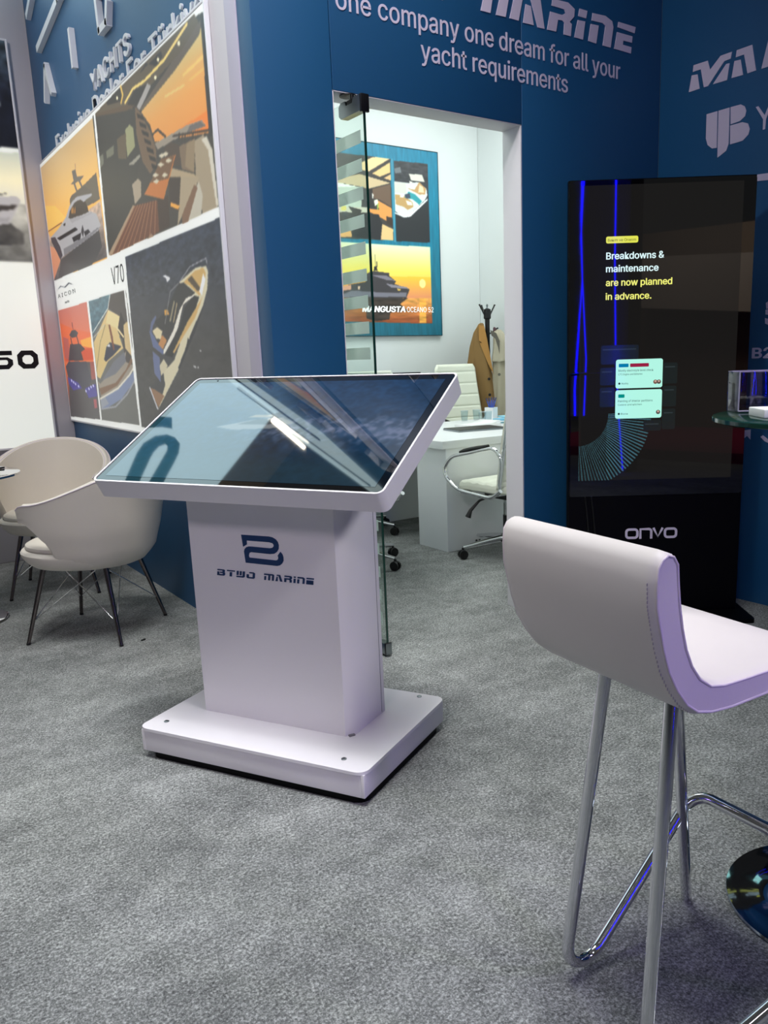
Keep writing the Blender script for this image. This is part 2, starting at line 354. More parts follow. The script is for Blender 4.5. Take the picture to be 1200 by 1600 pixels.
# ------------------------------------------------------------------ traced flat artwork (plane coordinates)
ART_SIDE=[['g',[[.001,.989],[.458,.985],[.452,.559],[-.006,.562]],[205,175,130],[250,190,95],[245,180,90]],['p',[[-.018,.851],[-.008,.749],[-.004,.749],[.176,.757],[.093,.821]],[252,200,100]],['g',[[-.004,.749],[.018,.721],[.446,.739],[.45,.564],[-.005,.56]],[215,185,160],[90,85,85]],['n',[[-.004,.749],[.018,.721],[.446,.739],[.45,.564],[-.005,.56]],.22,60,90],['p',[[.088,.624],[.268,.645],[.415,.664],[.424,.603],[.374,.573],[.339,.56],[.043,.562]],[78,76,76]],['g',[[-.001,.693],[0,.563],[.083,.622],[.046,.677]],[230,160,120],[215,140,105]],['p',[[.225,.807],[.246,.815],[.343,.819],[.439,.828],[.444,.745],[.362,.747],[.222,.785]],[100,92,80]],['p',[[.018,.723],[.107,.738],[.177,.759],[.216,.787],[.262,.797],[.283,.799],[.333,.782],[.341,.766],[.358,.732],[.409,.71],[.431,.668],[.413,.657],[.336,.649],[.245,.641],[.123,.633],[.084,.627],[.016,.715]],[178,176,178]],['p',[[.018,.721],[.059,.715],[.095,.673],[.108,.636],[.084,.627],[.021,.704]],[70,66,72]],['p',[[.123,.658],[.339,.66],[.404,.666],[.427,.663],[.336,.649],[.123,.633]],[130,128,132]],['p',[[.075,.707],[.243,.707],[.264,.693],[.101,.693]],[35,33,36]],['p',[[.206,.68],[.284,.678],[.272,.66],[.216,.663]],[40,38,42]],['p',[[.307,.676],[.34,.677],[.353,.665],[.313,.66]],[48,46,50]],['p',[[.301,.702],[.308,.681],[.296,.66],[.285,.681]],[60,58,62]],['p',[[.197,.751],[.214,.77],[.259,.786],[.307,.784],[.342,.768],[.355,.743],[.357,.729],[.223,.739]],[70,62,54]],['p',[[.229,.772],[.241,.78],[.234,.759],[.225,.756]],[190,130,60]],['p',[[.239,.769],[.25,.777],[.244,.756],[.235,.753]],[190,130,60]],['p',[[.253,.765],[.264,.774],[.258,.753],[.248,.75]],[190,130,60]],['p',[[.203,.744],[.28,.737],[.294,.728],[.381,.723],[.38,.719],[.22,.727]],[165,162,164]],['p',[[.172,.755],[.24,.795],[.29,.798],[.392,.778],[.394,.772],[.329,.769],[.301,.787],[.268,.794],[.233,.785],[.185,.748]],[172,172,176]],['p',[[.225,.807],[.238,.813],[.294,.812],[.323,.818],[.342,.817],[.397,.784],[.389,.779],[.29,.798]],[92,86,80]],['p',[[.246,.851],[.272,.855],[.267,.888],[.295,.886],[.302,.859],[.353,.846],[.322,.839],[.336,.816],[.323,.819],[.309,.842],[.282,.844],[.295,.814],[.282,.817],[.269,.845]],[100,94,90]],['p',[[.148,.74],[.167,.74],[.161,.732],[.147,.736]],[30,30,30]],['l',[[-.004,.749],[.135,.749]],.004,[120,90,60]],['l',[[.298,.902],[.297,.884]],.003,[130,110,90]],['p',[[.454,.99],[.995,.985],[1.001,.57],[.459,.566]],[62,58,52]],['g',[[.722,.89],[.989,.958],[.988,.735],[.772,.796],[.758,.843]],[200,184,122],[230,160,80],[226,142,62]],['p',[[.853,.787],[.989,.783],[.986,.739]],[240,130,45]],['l',[[.835,.88],[.91,.871]],.006,[230,190,110]],['l',[[.914,.893],[.985,.897]],.008,[238,190,105]],['l',[[.934,.873],[.985,.872]],.006,[235,180,95]],['p',[[.716,.898],[.971,.968],[.991,.972],[.988,.957],[.979,.945],[.881,.918],[.73,.892]],[96,84,72]],['p',[[.454,.99],[.629,.995],[.969,.995],[.982,.971],[.91,.945],[.775,.932],[.687,.914]],[92,80,62]],['p',[[.545,.991],[.629,.995],[.633,.957],[.552,.98]],[45,40,34]],['p',[[.732,.982],[.834,.986],[.838,.971],[.809,.963],[.764,.992]],[52,46,42]],['p',[[.659,.938],[.704,.957],[.762,.942],[.751,.924],[.687,.914]],[48,44,40]],['l',[[.633,.995],[.64,.97],[.627,.954]],.007,[230,190,90]],['l',[[.648,.946],[.693,.962],[.75,.955],[.843,.961],[.94,.989]],.008,[235,205,120]],['l',[[.607,.977],[.61,.974]],.008,[250,240,200]],['l',[[.799,.941],[.802,.939]],.008,[250,240,200]],['l',[[.818,.975],[.82,.972]],.008,[250,240,200]],['l',[[.905,.968],[.907,.965]],.008,[250,240,200]],['p',[[.508,.979],[.655,.938],[.696,.918],[.647,.923],[.473,.982]],[90,72,52]],['p',[[.453,.986],[.687,.912],[.693,.781],[.637,.671],[.46,.57]],[58,56,50]],['p',[[.634,.88],[.66,.884],[.677,.867],[.676,.819],[.631,.807]],[150,150,110]],['p',[[.464,.865],[.495,.864],[.493,.837],[.466,.829]],[110,110,95]],['p',[[.515,.865],[.563,.865],[.558,.841],[.515,.843]],[110,110,92]],['p',[[.584,.874],[.636,.871],[.626,.804],[.581,.82]],[95,82,62]],['p',[[.631,.786],[.695,.793],[.697,.784],[.659,.777]],[150,145,130]],['p',[[.695,.915],[.715,.895],[.756,.828],[.775,.776],[.769,.74],[.737,.727],[.706,.769],[.689,.846]],[110,88,66]],['p',[[.7,.897],[.731,.876],[.732,.865],[.703,.884]],[40,34,30]],['p',[[.708,.872],[.738,.852],[.74,.841],[.711,.859]],[40,34,30]],['p',[[.715,.848],[.746,.828],[.748,.817],[.719,.835]],[40,34,30]],['p',[[.723,.824],[.753,.804],[.755,.793],[.727,.811]],[40,34,30]],['p',[[.731,.799],[.761,.781],[.763,.769],[.734,.786]],[40,34,30]],['p',[[.738,.775],[.768,.757],[.77,.746],[.742,.762]],[40,34,30]],['p',[[.746,.751],[.776,.734],[.777,.722],[.749,.738]],[40,34,30]],['p',[[.703,.911],[.763,.944],[.778,.931],[.749,.914],[.716,.898]],[165,160,155]],['p',[[.641,.729],[.675,.735],[.689,.722],[.682,.684],[.646,.673]],[165,150,128]],['p',[[.771,.792],[.909,.783],[.965,.772],[.979,.753],[.894,.768],[.782,.773]],[150,138,122]],['p',[[.92,.778],[.96,.772],[.977,.754],[.906,.766]],[105,98,94]],['l',[[.765,.817],[.79,.819],[.82,.791]],.006,[60,50,40]],['l',[[.852,.78],[.994,.739]],.005,[50,44,38]],['l',[[.877,.776],[.875,.763]],.005,[60,50,40]],['l',[[.889,.771],[.887,.758]],.005,[60,50,40]],['l',[[.9,.767],[.898,.754]],.005,[60,50,40]],['l',[[.929,.756],[.927,.743]],.005,[60,50,40]],['l',[[.972,.739],[.97,.727]],.005,[60,50,40]],['p',[[.809,.767],[.843,.769],[.873,.751],[.872,.705],[.847,.71],[.811,.74]],[72,58,46]],['p',[[.872,.748],[.933,.743],[.922,.67],[.876,.693]],[120,100,78]],['p',[[.932,.739],[.966,.74],[.988,.699],[.993,.57],[.94,.571],[.927,.665]],[158,142,116]],['p',[[.957,.733],[.976,.733],[.993,.697],[.999,.572],[.991,.573],[.978,.702]],[205,198,180]],['p',[[.903,.743],[.935,.742],[.922,.67],[.889,.695]],[140,120,92]],['p',[[.834,.71],[.922,.667],[.936,.648],[.872,.665],[.817,.693]],[170,150,118]],['p',[[.868,.677],[.937,.655],[.923,.635],[.882,.604],[.837,.567],[.852,.62]],[165,148,120]],['p',[[.896,.615],[.936,.645],[.946,.611],[.934,.569],[.882,.567]],[185,178,160]],['p',[[.86,.588],[.918,.644],[.929,.633],[.882,.567],[.857,.566]],[120,88,64]],['p',[[.466,.574],[.637,.671],[.761,.653],[.754,.572],[.474,.563]],[104,62,38]],['l',[[.645,.669],[.484,.565]],.004,[150,100,70]],['l',[[.659,.667],[.519,.566]],.004,[150,100,70]],['l',[[.673,.665],[.553,.567]],.004,[150,100,70]],['l',[[.686,.663],[.585,.568]],.004,[150,100,70]],['l',[[.699,.661],[.616,.569]],.004,[150,100,70]],['l',[[.712,.659],[.647,.569]],.004,[150,100,70]],['l',[[.725,.657],[.676,.57]],.004,[150,100,70]],['l',[[.738,.655],[.704,.571]],.004,[150,100,70]],['l',[[.75,.653],[.731,.572]],.004,[150,100,70]],['p',[[.454,.566],[.634,.674],[.643,.67],[.484,.565]],[165,140,112]],['p',[[.758,.658],[.81,.65],[.804,.575],[.754,.572]],[60,44,34]],['p',[[.817,.693],[.868,.677],[.849,.602],[.811,.616]],[56,44,36]],['p',[[.817,.631],[.854,.612],[.846,.605],[.815,.621]],[235,165,60]],['p',[[.698,.685],[.798,.745],[.856,.734],[.788,.646]],[190,112,48]],['p',[[.733,.705],[.792,.747],[.851,.734],[.817,.69]],[110,78,50]],['p',[[.745,.72],[.762,.722],[.776,.712],[.76,.71]],[205,195,170]],['p',[[.787,.707],[.803,.709],[.816,.699],[.801,.697]],[205,195,170]],['p',[[.809,.735],[.825,.737],[.838,.727],[.823,.725]],[205,195,170]],['p',[[.774,.738],[.79,.739],[.804,.729],[.788,.727]],[205,195,170]],['p',[[.746,.704],[.763,.706],[.777,.696],[.761,.694]],[205,195,170]],['p',[[.799,.756],[.814,.757],[.828,.747],[.812,.745]],[205,195,170]],['p',[[.782,.758],[.797,.759],[.811,.749],[.795,.747]],[205,195,170]],['p',[[.691,.566],[.713,.577],[.726,.566]],[150,120,95]],['l',[[.995,.976],[.993,.733]],.014,[50,46,44]],['p',[[.561,.542],[.999,.546],[1.001,.174],[1.001,-.01],[.553,.016]],[58,58,60]],['g',[[.561,.542],[.999,.546],[1.001,.174],[1.001,-.01],[.553,.016]],[44,52,68],[64,63,62],[70,69,67]],['n',[[.561,.542],[.999,.546],[1.001,.396],[.808,.405],[.56,.416]],.35,70,110],['n',[[.56,.416],[1.001,.396],[1.002,.174],[.554,.023]],.12,40,60],['p',[[.823,.427],[.872,.449],[.936,.449],[.941,.437],[.936,.4],[.912,.352],[.872,.296],[.787,.197],[.661,.079],[.626,.143],[.693,.179],[.703,.217],[.653,.308],[.672,.337],[.696,.354],[.739,.327]],[60,60,62]],['p',[[.823,.427],[.894,.451],[.936,.449],[.942,.434],[.934,.394],[.906,.346],[.859,.283],[.78,.194],[.661,.079],[.709,.152],[.708,.191],[.766,.223],[.827,.302],[.882,.368],[.884,.384],[.851,.385]],[205,196,165]],['p',[[.84,.424],[.893,.445],[.925,.446],[.933,.432],[.917,.39],[.9,.382],[.866,.41]],[196,160,95]],['p',[[.858,.428],[.876,.435],[.908,.398],[.896,.393]],[80,66,48]],['p',[[.902,.392],[.923,.434],[.929,.417],[.911,.381]],[225,225,225]],['p',[[.817,.424],[.84,.424],[.885,.391],[.838,.374],[.809,.335],[.778,.295],[.74,.28],[.686,.336],[.744,.356]],[44,44,44]],['p',[[.876,.385],[.9,.379],[.879,.349],[.834,.309],[.792,.266],[.758,.231],[.724,.239],[.805,.311],[.836,.36]],[30,30,32]],['p',[[.874,.386],[.885,.386],[.831,.368],[.799,.312],[.777,.288],[.721,.241],[.712,.247],[.776,.306],[.812,.356],[.845,.383]],[225,220,205]],['p',[[.898,.366],[.913,.377],[.876,.329],[.819,.285],[.769,.242],[.763,.245],[.842,.322]],[196,160,95]],['p',[[.925,.369],[.872,.296],[.787,.197],[.781,.201],[.861,.3]],[40,40,44]],['p',[[.83,.264],[.838,.281],[.843,.273],[.831,.248],[.823,.247]],[30,30,34]],['p',[[.654,.312],[.667,.307],[.69,.279],[.719,.251],[.714,.24],[.666,.265]],[90,102,140]],['p',[[.657,.312],[.669,.337],[.696,.354],[.698,.346],[.677,.325],[.667,.307]],[88,98,132]],['p',[[.671,.311],[.697,.32],[.722,.307],[.711,.285],[.688,.287]],[215,200,160]],['p',[[.695,.271],[.72,.296],[.74,.28],[.716,.255]],[185,128,70]],['p',[[.742,.364],[.758,.364],[.763,.349],[.742,.349]],[205,150,60]],['p',[[.661,.253],[.695,.233],[.689,.16],[.659,.187]],[96,106,142]],['p',[[.691,.21],[.715,.228],[.732,.209],[.715,.191],[.693,.179]],[200,190,160]],['p',[[.626,.143],[.651,.139],[.7,.121],[.662,.084]],[140,105,75]],['l',[[.626,.143],[.658,.08]],.006,[200,200,205]],['p',[[.748,.456],[.761,.456],[.784,.445],[.78,.44],[.767,.435],[.765,.445]],[220,220,222]],['l',[[.823,.427],[.873,.458],[.938,.466],[.941,.453]],.003,[150,150,155]],['l',[[.739,.327],[.778,.409],[.817,.424]],.003,[120,120,120]],['l',[[.791,.379],[.765,.332]],.006,[150,140,110]],['l',[[.803,.374],[.78,.327]],.004,[180,160,120]],['l',[[.885,.245],[.887,.244]],.004,[190,190,190]],['l',[[.852,.205],[.854,.204]],.004,[190,190,190]],['l',[[.869,.202],[.871,.201]],.004,[190,190,190]],['l',[[.858,.204],[.86,.202]],.004,[190,190,190]],['g',[[.001,.442],[.266,.444],[.266,.018],[-.002,.012]],[205,120,105],[240,120,70],[90,80,85]],['p',[[.031,.225],[.258,.232],[.273,.169],[.266,.018],[-.002,.012]],[88,84,84]],['p',[[.005,.392],[.126,.359],[.269,.335],[.263,.249],[.006,.238]],[236,112,66]],['p',[[.174,.313],[.266,.321],[.267,.28],[.185,.291]],[248,170,60]],['p',[[.02,.284],[.271,.28],[.268,.238],[.016,.237]],[215,85,50]],['p',[[.017,.337],[.071,.326],[.063,.236],[.011,.253]],[190,100,90]],['p',[[.235,.232],[.274,.231],[.281,.169],[.233,.165]],[160,90,80]],['p',[[.044,.237],[.206,.233],[.233,.165],[.192,.132],[.032,.132],[.01,.218]],[76,76,84]],['p',[[.045,.24],[.078,.304],[.171,.3],[.207,.279],[.17,.27],[.183,.237]],[70,66,70]],['p',[[.08,.339],[.107,.354],[.139,.356],[.165,.342],[.148,.329],[.108,.326]],[72,72,76]],['l',[[.092,.329],[.096,.303]],.008,[66,60,62]],['l',[[.148,.329],[.158,.301]],.008,[66,60,62]],['l',[[.12,.382],[.122,.36]],.005,[110,60,60]],['p',[[.016,.175],[.112,.153],[.141,.131],[.057,.121],[.018,.148]],[84,78,150]],['p',[[.166,.131],[.261,.151],[.265,.105],[.19,.095]],[84,78,150]],['l',[[.05,.162],[.052,.159]],.009,[215,215,255]],['l',[[.067,.155],[.069,.153]],.009,[215,215,255]],['l',[[.083,.149],[.085,.146]],.009,[215,215,255]],['l',[[.109,.139],[.112,.137]],.009,[215,215,255]],['l',[[.172,.122],[.174,.12]],.009,[215,215,255]],['l',[[.2,.132],[.202,.13]],.009,[215,215,255]],['l',[[.22,.139],[.222,.137]],.009,[215,215,255]],['l',[[.239,.144],[.241,.142]],.009,[215,215,255]],['p',[[.23,.093],[.254,.094],[.254,.062],[.229,.057]],[170,90,95]],['p',[[.282,.445],[.545,.447],[.543,.021],[.279,.017]],[102,102,98]],['g',[[.281,.445],[.447,.446],[.425,.408],[.281,.32]],[90,120,130],[60,95,110]],['n',[[.281,.445],[.447,.446],[.425,.408],[.281,.32]],.25,60,90],['p',[[.447,.446],[.545,.447],[.552,.326],[.546,.212],[.5,.195],[.487,.307],[.465,.382],[.418,.406]],[72,66,62]],['p',[[.284,.299],[.417,.4],[.494,.37],[.474,.307],[.491,.269],[.376,.229],[.304,.169],[.283,.176]],[212,186,125]],['p',[[.417,.4],[.494,.37],[.47,.332],[.393,.358]],[225,205,150]],['p',[[.498,.385],[.52,.347],[.511,.305],[.485,.301],[.466,.327]],[40,34,32]],['p',[[.507,.342],[.533,.351],[.546,.327],[.545,.237],[.503,.269]],[205,180,130]],['p',[[.349,.236],[.378,.281],[.405,.293],[.443,.284],[.48,.276],[.422,.25],[.362,.229]],[50,54,70]],['p',[[.378,.281],[.4,.288],[.405,.277]],[230,230,230]],['p',[[.408,.35],[.419,.352],[.429,.31],[.432,.266],[.422,.266]],[120,70,45]],['p',[[.279,.162],[.299,.151],[.426,.208],[.507,.259],[.494,.226],[.546,.212],[.51,.185],[.424,.14],[.295,.103],[.287,.134]],[150,140,126]],['p',[[.318,.165],[.417,.228],[.495,.257],[.5,.226],[.421,.186],[.325,.165]],[110,112,120]],['p',[[.287,.134],[.414,.156],[.495,.201],[.533,.237],[.542,.225],[.425,.147],[.296,.11]],[122,92,68]],['p',[[.282,.099],[.424,.14],[.51,.185],[.547,.212],[.549,.206],[.515,.179],[.429,.134],[.284,.092]],[215,210,195]],['p',[[.284,.092],[.429,.134],[.546,.197],[.542,.164],[.442,.101],[.338,.067],[.284,.06]],[118,130,160]],['p',[[.284,.092],[.325,.104],[.348,.081],[.284,.06]],[145,150,160]],['l',[[.284,.058],[.395,.073],[.484,.119],[.544,.167]],.006,[150,152,158]],['l',[[.285,.333],[.418,.405],[.441,.447]],.004,[220,220,210]],['l',[[.288,.316],[.378,.353]],.003,[200,200,190]],['l',[[.28,.196],[.335,.297],[.385,.352]],.004,[150,130,90]],['l',[[.467,.333],[.499,.306]],.008,[230,210,160]],['l',[[.467,.986],[.456,.558]],.012,[240,242,238]],['l',[[.275,.445],[.273,.018]],.012,[240,242,238]],['l',[[.538,.449],[.548,.02]],.01,[242,244,240]],['l',[[.552,.547],[.54,.449]],.006,[242,244,240]],['p',[[.014,.519],[.054,.532],[.089,.522],[.133,.533],[.177,.517],[.136,.527],[.097,.518],[.058,.528]],[70,74,84]]]
ART_OFFICE=[['g',[[.057,1.178],[1.051,1.302],[1.051,-.063],[-.043,-.048]],[58,128,160],[10,120,150],[20,95,115]],['n',[[.057,1.178],[1.051,1.302],[1.051,-.063],[-.043,-.048]],.16,120,14],['p',[[.106,.932],[.629,.934],[.625,.811],[.631,.512],[.092,.503]],[60,56,54]],['p',[[.402,.894],[.499,.933],[.621,.934],[.462,.857],[.403,.861]],[236,205,150]],['p',[[.487,.849],[.624,.917],[.625,.865],[.543,.837]],[228,190,130]],['p',[[.572,.832],[.628,.858],[.628,.824]],[220,180,130]],['p',[[.2,.797],[.395,.839],[.622,.811],[.453,.769],[.383,.776],[.226,.785]],[200,178,140]],['p',[[.226,.785],[.383,.773],[.229,.728]],[235,238,228]],['p',[[.198,.759],[.404,.775],[.397,.668],[.189,.645]],[190,200,185]],['p',[[.404,.77],[.453,.769],[.44,.67],[.411,.669]],[64,62,64]],['p',[[.474,.768],[.621,.806],[.622,.687],[.529,.721],[.493,.723]],[104,82,66]],['p',[[.453,.769],[.482,.771],[.485,.713],[.497,.674],[.447,.671]],[40,36,36]],['p',[[.479,.751],[.489,.742],[.487,.723],[.48,.722]],[240,240,230]],['p',[[.492,.713],[.518,.72],[.524,.701],[.498,.684]],[240,238,215]],['p',[[.521,.715],[.622,.682],[.624,.597],[.538,.627],[.453,.652],[.454,.669],[.526,.666]],[226,150,78]],['p',[[.513,.695],[.526,.701],[.52,.666],[.513,.665]],[150,180,80]],['p',[[.224,.661],[.44,.675],[.438,.646],[.222,.637]],[205,200,180]],['p',[[.3,.671],[.397,.658],[.388,.638],[.326,.644]],[60,54,52]],['p',[[.248,.668],[.286,.67],[.285,.648],[.249,.646]],[220,205,110]],['p',[[.26,.64],[.291,.642],[.289,.613],[.261,.611]],[56,56,60]],['p',[[.409,.639],[.524,.644],[.537,.612],[.547,.603],[.531,.512],[.408,.516],[.324,.517],[.319,.541],[.405,.57]],[36,36,40]],['p',[[.113,.526],[.312,.551],[.317,.517],[.111,.502]],[226,170,100]],['p',[[.547,.595],[.629,.572],[.628,.512],[.531,.512]],[225,188,130]],['p',[[.579,.637],[.622,.632],[.624,.587],[.58,.6]],[58,44,38]],['g',[[.655,.929],[.923,.936],[.922,.514],[.649,.51]],[64,64,68],[40,42,46],[34,36,40]],['n',[[.655,.929],[.923,.936],[.923,.845],[.652,.823]],.3,30,120],['p',[[.652,.823],[.749,.821],[.771,.823],[.841,.833],[.905,.803],[.911,.768],[.89,.741],[.763,.656],[.717,.643],[.687,.651],[.649,.667]],[214,220,218]],['p',[[.768,.871],[.873,.874],[.893,.836],[.784,.838]],[214,212,198]],['p',[[.772,.833],[.795,.832],[.8,.795],[.774,.795]],[228,226,215]],['p',[[.652,.821],[.741,.818],[.746,.766],[.652,.764]],[205,208,196]],['p',[[.747,.796],[.808,.79],[.848,.834],[.901,.803],[.892,.771],[.845,.768]],[190,150,100]],['p',[[.655,.754],[.723,.754],[.789,.724],[.796,.699],[.749,.68],[.719,.694],[.656,.704]],[186,150,96]],['p',[[.693,.757],[.723,.759],[.722,.744],[.692,.742]],[225,225,220]],['p',[[.761,.777],[.814,.766],[.867,.734],[.843,.714],[.79,.739],[.726,.744]],[48,150,160]],['p',[[.727,.759],[.769,.77],[.775,.743],[.737,.74]],[60,70,86]],['p',[[.848,.819],[.878,.811],[.885,.781],[.838,.778]],[225,205,170]],['p',[[.736,.73],[.782,.723],[.788,.708],[.75,.706]],[226,226,216]],['p',[[.643,.664],[.717,.643],[.763,.656],[.911,.752],[.912,.742],[.77,.646],[.72,.638],[.642,.656]],[235,238,240]],['p',[[.655,.888],[.701,.901],[.71,.873],[.661,.864]],[110,116,120]],['l',[[.641,.933],[.64,.51]],.012,[70,140,165]],['g',[[.104,.487],[.922,.49],[.922,.207],[.101,.196]],[226,234,200],[246,224,96],[236,150,100]],['g',[[.097,.313],[.922,.325],[.922,.207],[.101,.196]],[250,200,60],[228,140,104]],['g',[[.101,.198],[.922,.208],[.922,.064],[.106,.077]],[225,160,80],[140,66,34]],['n',[[.101,.198],[.922,.208],[.922,.064],[.106,.077]],.3,12,90],['p',[[.402,.2],[.724,.204],[.661,.172],[.721,.136],[.582,.124],[.573,.088],[.468,.077],[.395,.092]],[58,48,42]],['n',[[.402,.2],[.724,.204],[.661,.172],[.721,.136],[.582,.124],[.573,.088],[.468,.077],[.395,.092]],.5,12,90],['p',[[.818,.203],[.874,.204],[.871,.067],[.815,.067]],[236,168,70]],['n',[[.802,.203],[.89,.204],[.887,.067],[.8,.067]],.3,10,90],['p',[[.272,.268],[.401,.286],[.407,.327],[.433,.337],[.47,.346],[.587,.337],[.582,.324],[.637,.294],[.621,.281],[.735,.257],[.742,.252],[.713,.204],[.402,.2],[.115,.201],[.219,.217]],[62,58,62]],['p',[[.446,.323],[.564,.323],[.634,.297],[.562,.3]],[128,122,134]],['p',[[.554,.282],[.72,.265],[.735,.255],[.598,.26]],[138,132,144]],['p',[[.219,.215],[.298,.239],[.573,.231],[.718,.236],[.713,.212],[.396,.207],[.225,.202]],[120,118,130]],['p',[[.226,.257],[.293,.269],[.291,.244],[.235,.237]],[226,160,130]],['p',[[.342,.262],[.36,.262],[.356,.246],[.342,.246]],[240,200,170]],['p',[[.644,.256],[.67,.253],[.668,.244],[.647,.245]],[230,190,90]],['p',[[.467,.346],[.471,.369],[.489,.372],[.497,.349]],[40,38,42]],['l',[[.482,.43],[.483,.369]],.004,[90,86,80]],['l',[[.494,.392],[.494,.37]],.008,[60,58,58]],['e',[.849,.287],.026,.024,[255,240,150]]]
ART_LEFT=[['g',[[.871,.995],[1.012,1.008],[1.005,.753],[.828,.746]],[50,62,70],[18,20,30],[16,18,26]],['n',[[.871,.995],[1.012,1.008],[1.006,.861],[.848,.861]],.9,60,60],['n',[[.848,.861],[1.006,.861],[1.005,.753],[.828,.746]],.3,60,60],['p',[[.938,.864],[.965,.858],[.963,.847],[.933,.838]],[150,155,160]],['g',[[.826,.733],[1.006,.743],[1.001,.618],[.804,.606]],[188,194,180],[232,226,190],[200,204,200]],['g',[[.805,.609],[1.001,.618],[1,.476],[.781,.473]],[190,192,184],[96,96,92]],['n',[[.805,.609],[1.001,.618],[1,.476],[.781,.473]],.25,40,60],['p',[[.796,.56],[.946,.572],[.985,.546],[.98,.519],[.787,.507]],[74,74,72]],['n',[[.796,.56],[.946,.572],[.985,.546],[.98,.519],[.787,.507]],.4,30,60],['p',[[.807,.625],[.946,.635],[.98,.636],[.987,.626],[.945,.568],[.911,.564],[.797,.564]],[170,170,172]],['p',[[.804,.606],[.924,.611],[.979,.616],[.962,.603],[.941,.601],[.921,.598],[.801,.591]],[60,56,54]],['p',[[.809,.634],[.928,.64],[.948,.642],[.948,.639],[.808,.629]],[40,38,38]],['p',[[.799,.576],[.947,.584],[.943,.57],[.797,.564]],[150,150,152]]]
RIGHT_MARKS=[[[[2.785,2.513],[2.771,2.585],[2.737,2.581],[2.722,2.513]],[[2.765,2.599],[2.762,2.628],[2.681,2.626],[2.666,2.582],[2.61,2.627],[2.548,2.627],[2.554,2.599],[2.588,2.598],[2.674,2.512],[2.698,2.513],[2.719,2.599]],[[2.647,2.513],[2.577,2.583],[2.559,2.581],[2.569,2.511]],[[2.545,2.513],[2.533,2.583],[2.5,2.58],[2.484,2.511]],[[2.527,2.597],[2.523,2.626],[2.443,2.626],[2.417,2.512],[2.461,2.511],[2.483,2.597]],[[2.39,2.511],[2.363,2.62],[2.319,2.622],[2.331,2.511]]],[[[2.676,2.387],[2.615,2.387],[2.611,2.222],[2.638,2.225],[2.664,2.246],[2.675,2.278]],[[2.609,2.387],[2.548,2.387],[2.545,2.229],[2.557,2.198],[2.605,2.176]],[[2.543,2.387],[2.489,2.386],[2.468,2.373],[2.458,2.352],[2.463,2.329],[2.49,2.314],[2.539,2.311]],[[2.541,2.306],[2.475,2.306],[2.446,2.294],[2.435,2.268],[2.441,2.245],[2.47,2.224],[2.537,2.222]]],[[[2.409,2.355],[2.396,2.356],[2.361,2.309],[2.338,2.358],[2.324,2.358],[2.353,2.291],[2.355,2.249],[2.367,2.249],[2.368,2.294]]]]
RIGHT_MARKS2=[[[[2.42,2.062],[2.231,2.049],[2.229,2.016],[2.419,2.034]]],[[[2.406,1.93],[2.388,1.928],[2.384,1.841],[2.403,1.841]]],[[[2.304,1.476],[2.254,1.504],[2.252,1.458],[2.3,1.448]],[[2.304,1.444],[2.251,1.454],[2.249,1.413],[2.303,1.423]],[[2.305,1.407],[2.247,1.39],[2.245,1.358],[2.302,1.381]]],[[[2.393,.869],[2.35,.876],[2.349,.827],[2.368,.843],[2.39,.827]]],[[[2.295,.843],[2.282,.851],[2.251,.831],[2.228,.842],[2.227,.822],[2.25,.815],[2.272,.824]]]]
M_WALL=[[[2.461,2.701],[2.514,2.702],[2.533,2.789],[2.483,2.778]],[[2.545,2.701],[2.6,2.703],[2.626,2.808],[2.575,2.797]],[[2.623,2.703],[2.675,2.703],[2.708,2.825],[2.656,2.814]],[[2.701,2.7],[2.765,2.702],[2.748,2.775],[2.717,2.777]],[[2.788,2.698],[2.831,2.7],[2.802,2.833],[2.739,2.82]],[[2.847,2.7],[2.866,2.777],[2.941,2.777],[2.962,2.789],[2.955,2.803],[2.875,2.803],[2.88,2.831],[2.979,2.836],[3.022,2.817],[3.018,2.785],[2.989,2.758],[3.003,2.751],[2.997,2.7],[2.951,2.699],[2.955,2.748],[2.941,2.755],[2.915,2.753],[2.903,2.702]],[[3.045,2.793],[3.053,2.826],[3.105,2.826],[3.096,2.793]],[[3.02,2.7],[3.042,2.776],[3.091,2.779],[3.077,2.7]],[[3.112,2.701],[3.128,2.776],[3.182,2.779],[3.166,2.699]],[[3.134,2.792],[3.14,2.824],[3.227,2.829],[3.274,2.815],[3.283,2.791],[3.266,2.699],[3.211,2.699],[3.228,2.787],[3.207,2.795]],[[3.313,2.797],[3.319,2.821],[3.442,2.821],[3.435,2.792]],[[3.292,2.699],[3.31,2.775],[3.421,2.776],[3.417,2.747],[3.355,2.746],[3.352,2.727],[3.415,2.727],[3.411,2.698]]]
SIDE_STROKES=[[.032,[(-6.0,2.94),(-5.905,3.12),(-5.81,2.94)]],[.034,[(-5.258,2.94),(-5.256,3.12)]],[.034,[(-4.52,3.02),(-4.56,2.945),(-4.69,2.945),(-4.70,3.11),(-4.54,3.12)]],[.034,[(-3.98,2.945),(-4.09,2.98),(-4.09,3.09),(-3.98,3.12),(-3.87,3.09),(-3.87,2.98),(-3.98,2.945)]],[.034,[(-3.42,2.94),(-3.42,3.12),(-3.22,2.94),(-3.22,3.12)]],[.04,[(-6.04,3.255),(-5.43,3.335),(-4.95,3.40)]],[.04,[(-6.22,3.50),(-5.9,3.62),(-5.3,3.5)]]]
SIDE_TEXT=[['YACHTS',4.985,2.735,.70,.088,'small raised metal capitals below the spaced letters on the side wall',.014,.012,1.08],['Exclusive Dealer For Türkiye',5.925,2.597,2.56,.118,'raised lettering half hidden behind the top of the large yacht poster',.010,.006,1.02]]
V70=dict(x=1.42,y=.816,w=.235,h=.093,depth=.001)
AIC=dict(x=.055,y=.842,w=.50,h=.026,depth=.001,bold=.006)
YAT=dict(x=.235,y=.795,w=.13,h=.016,depth=.001)
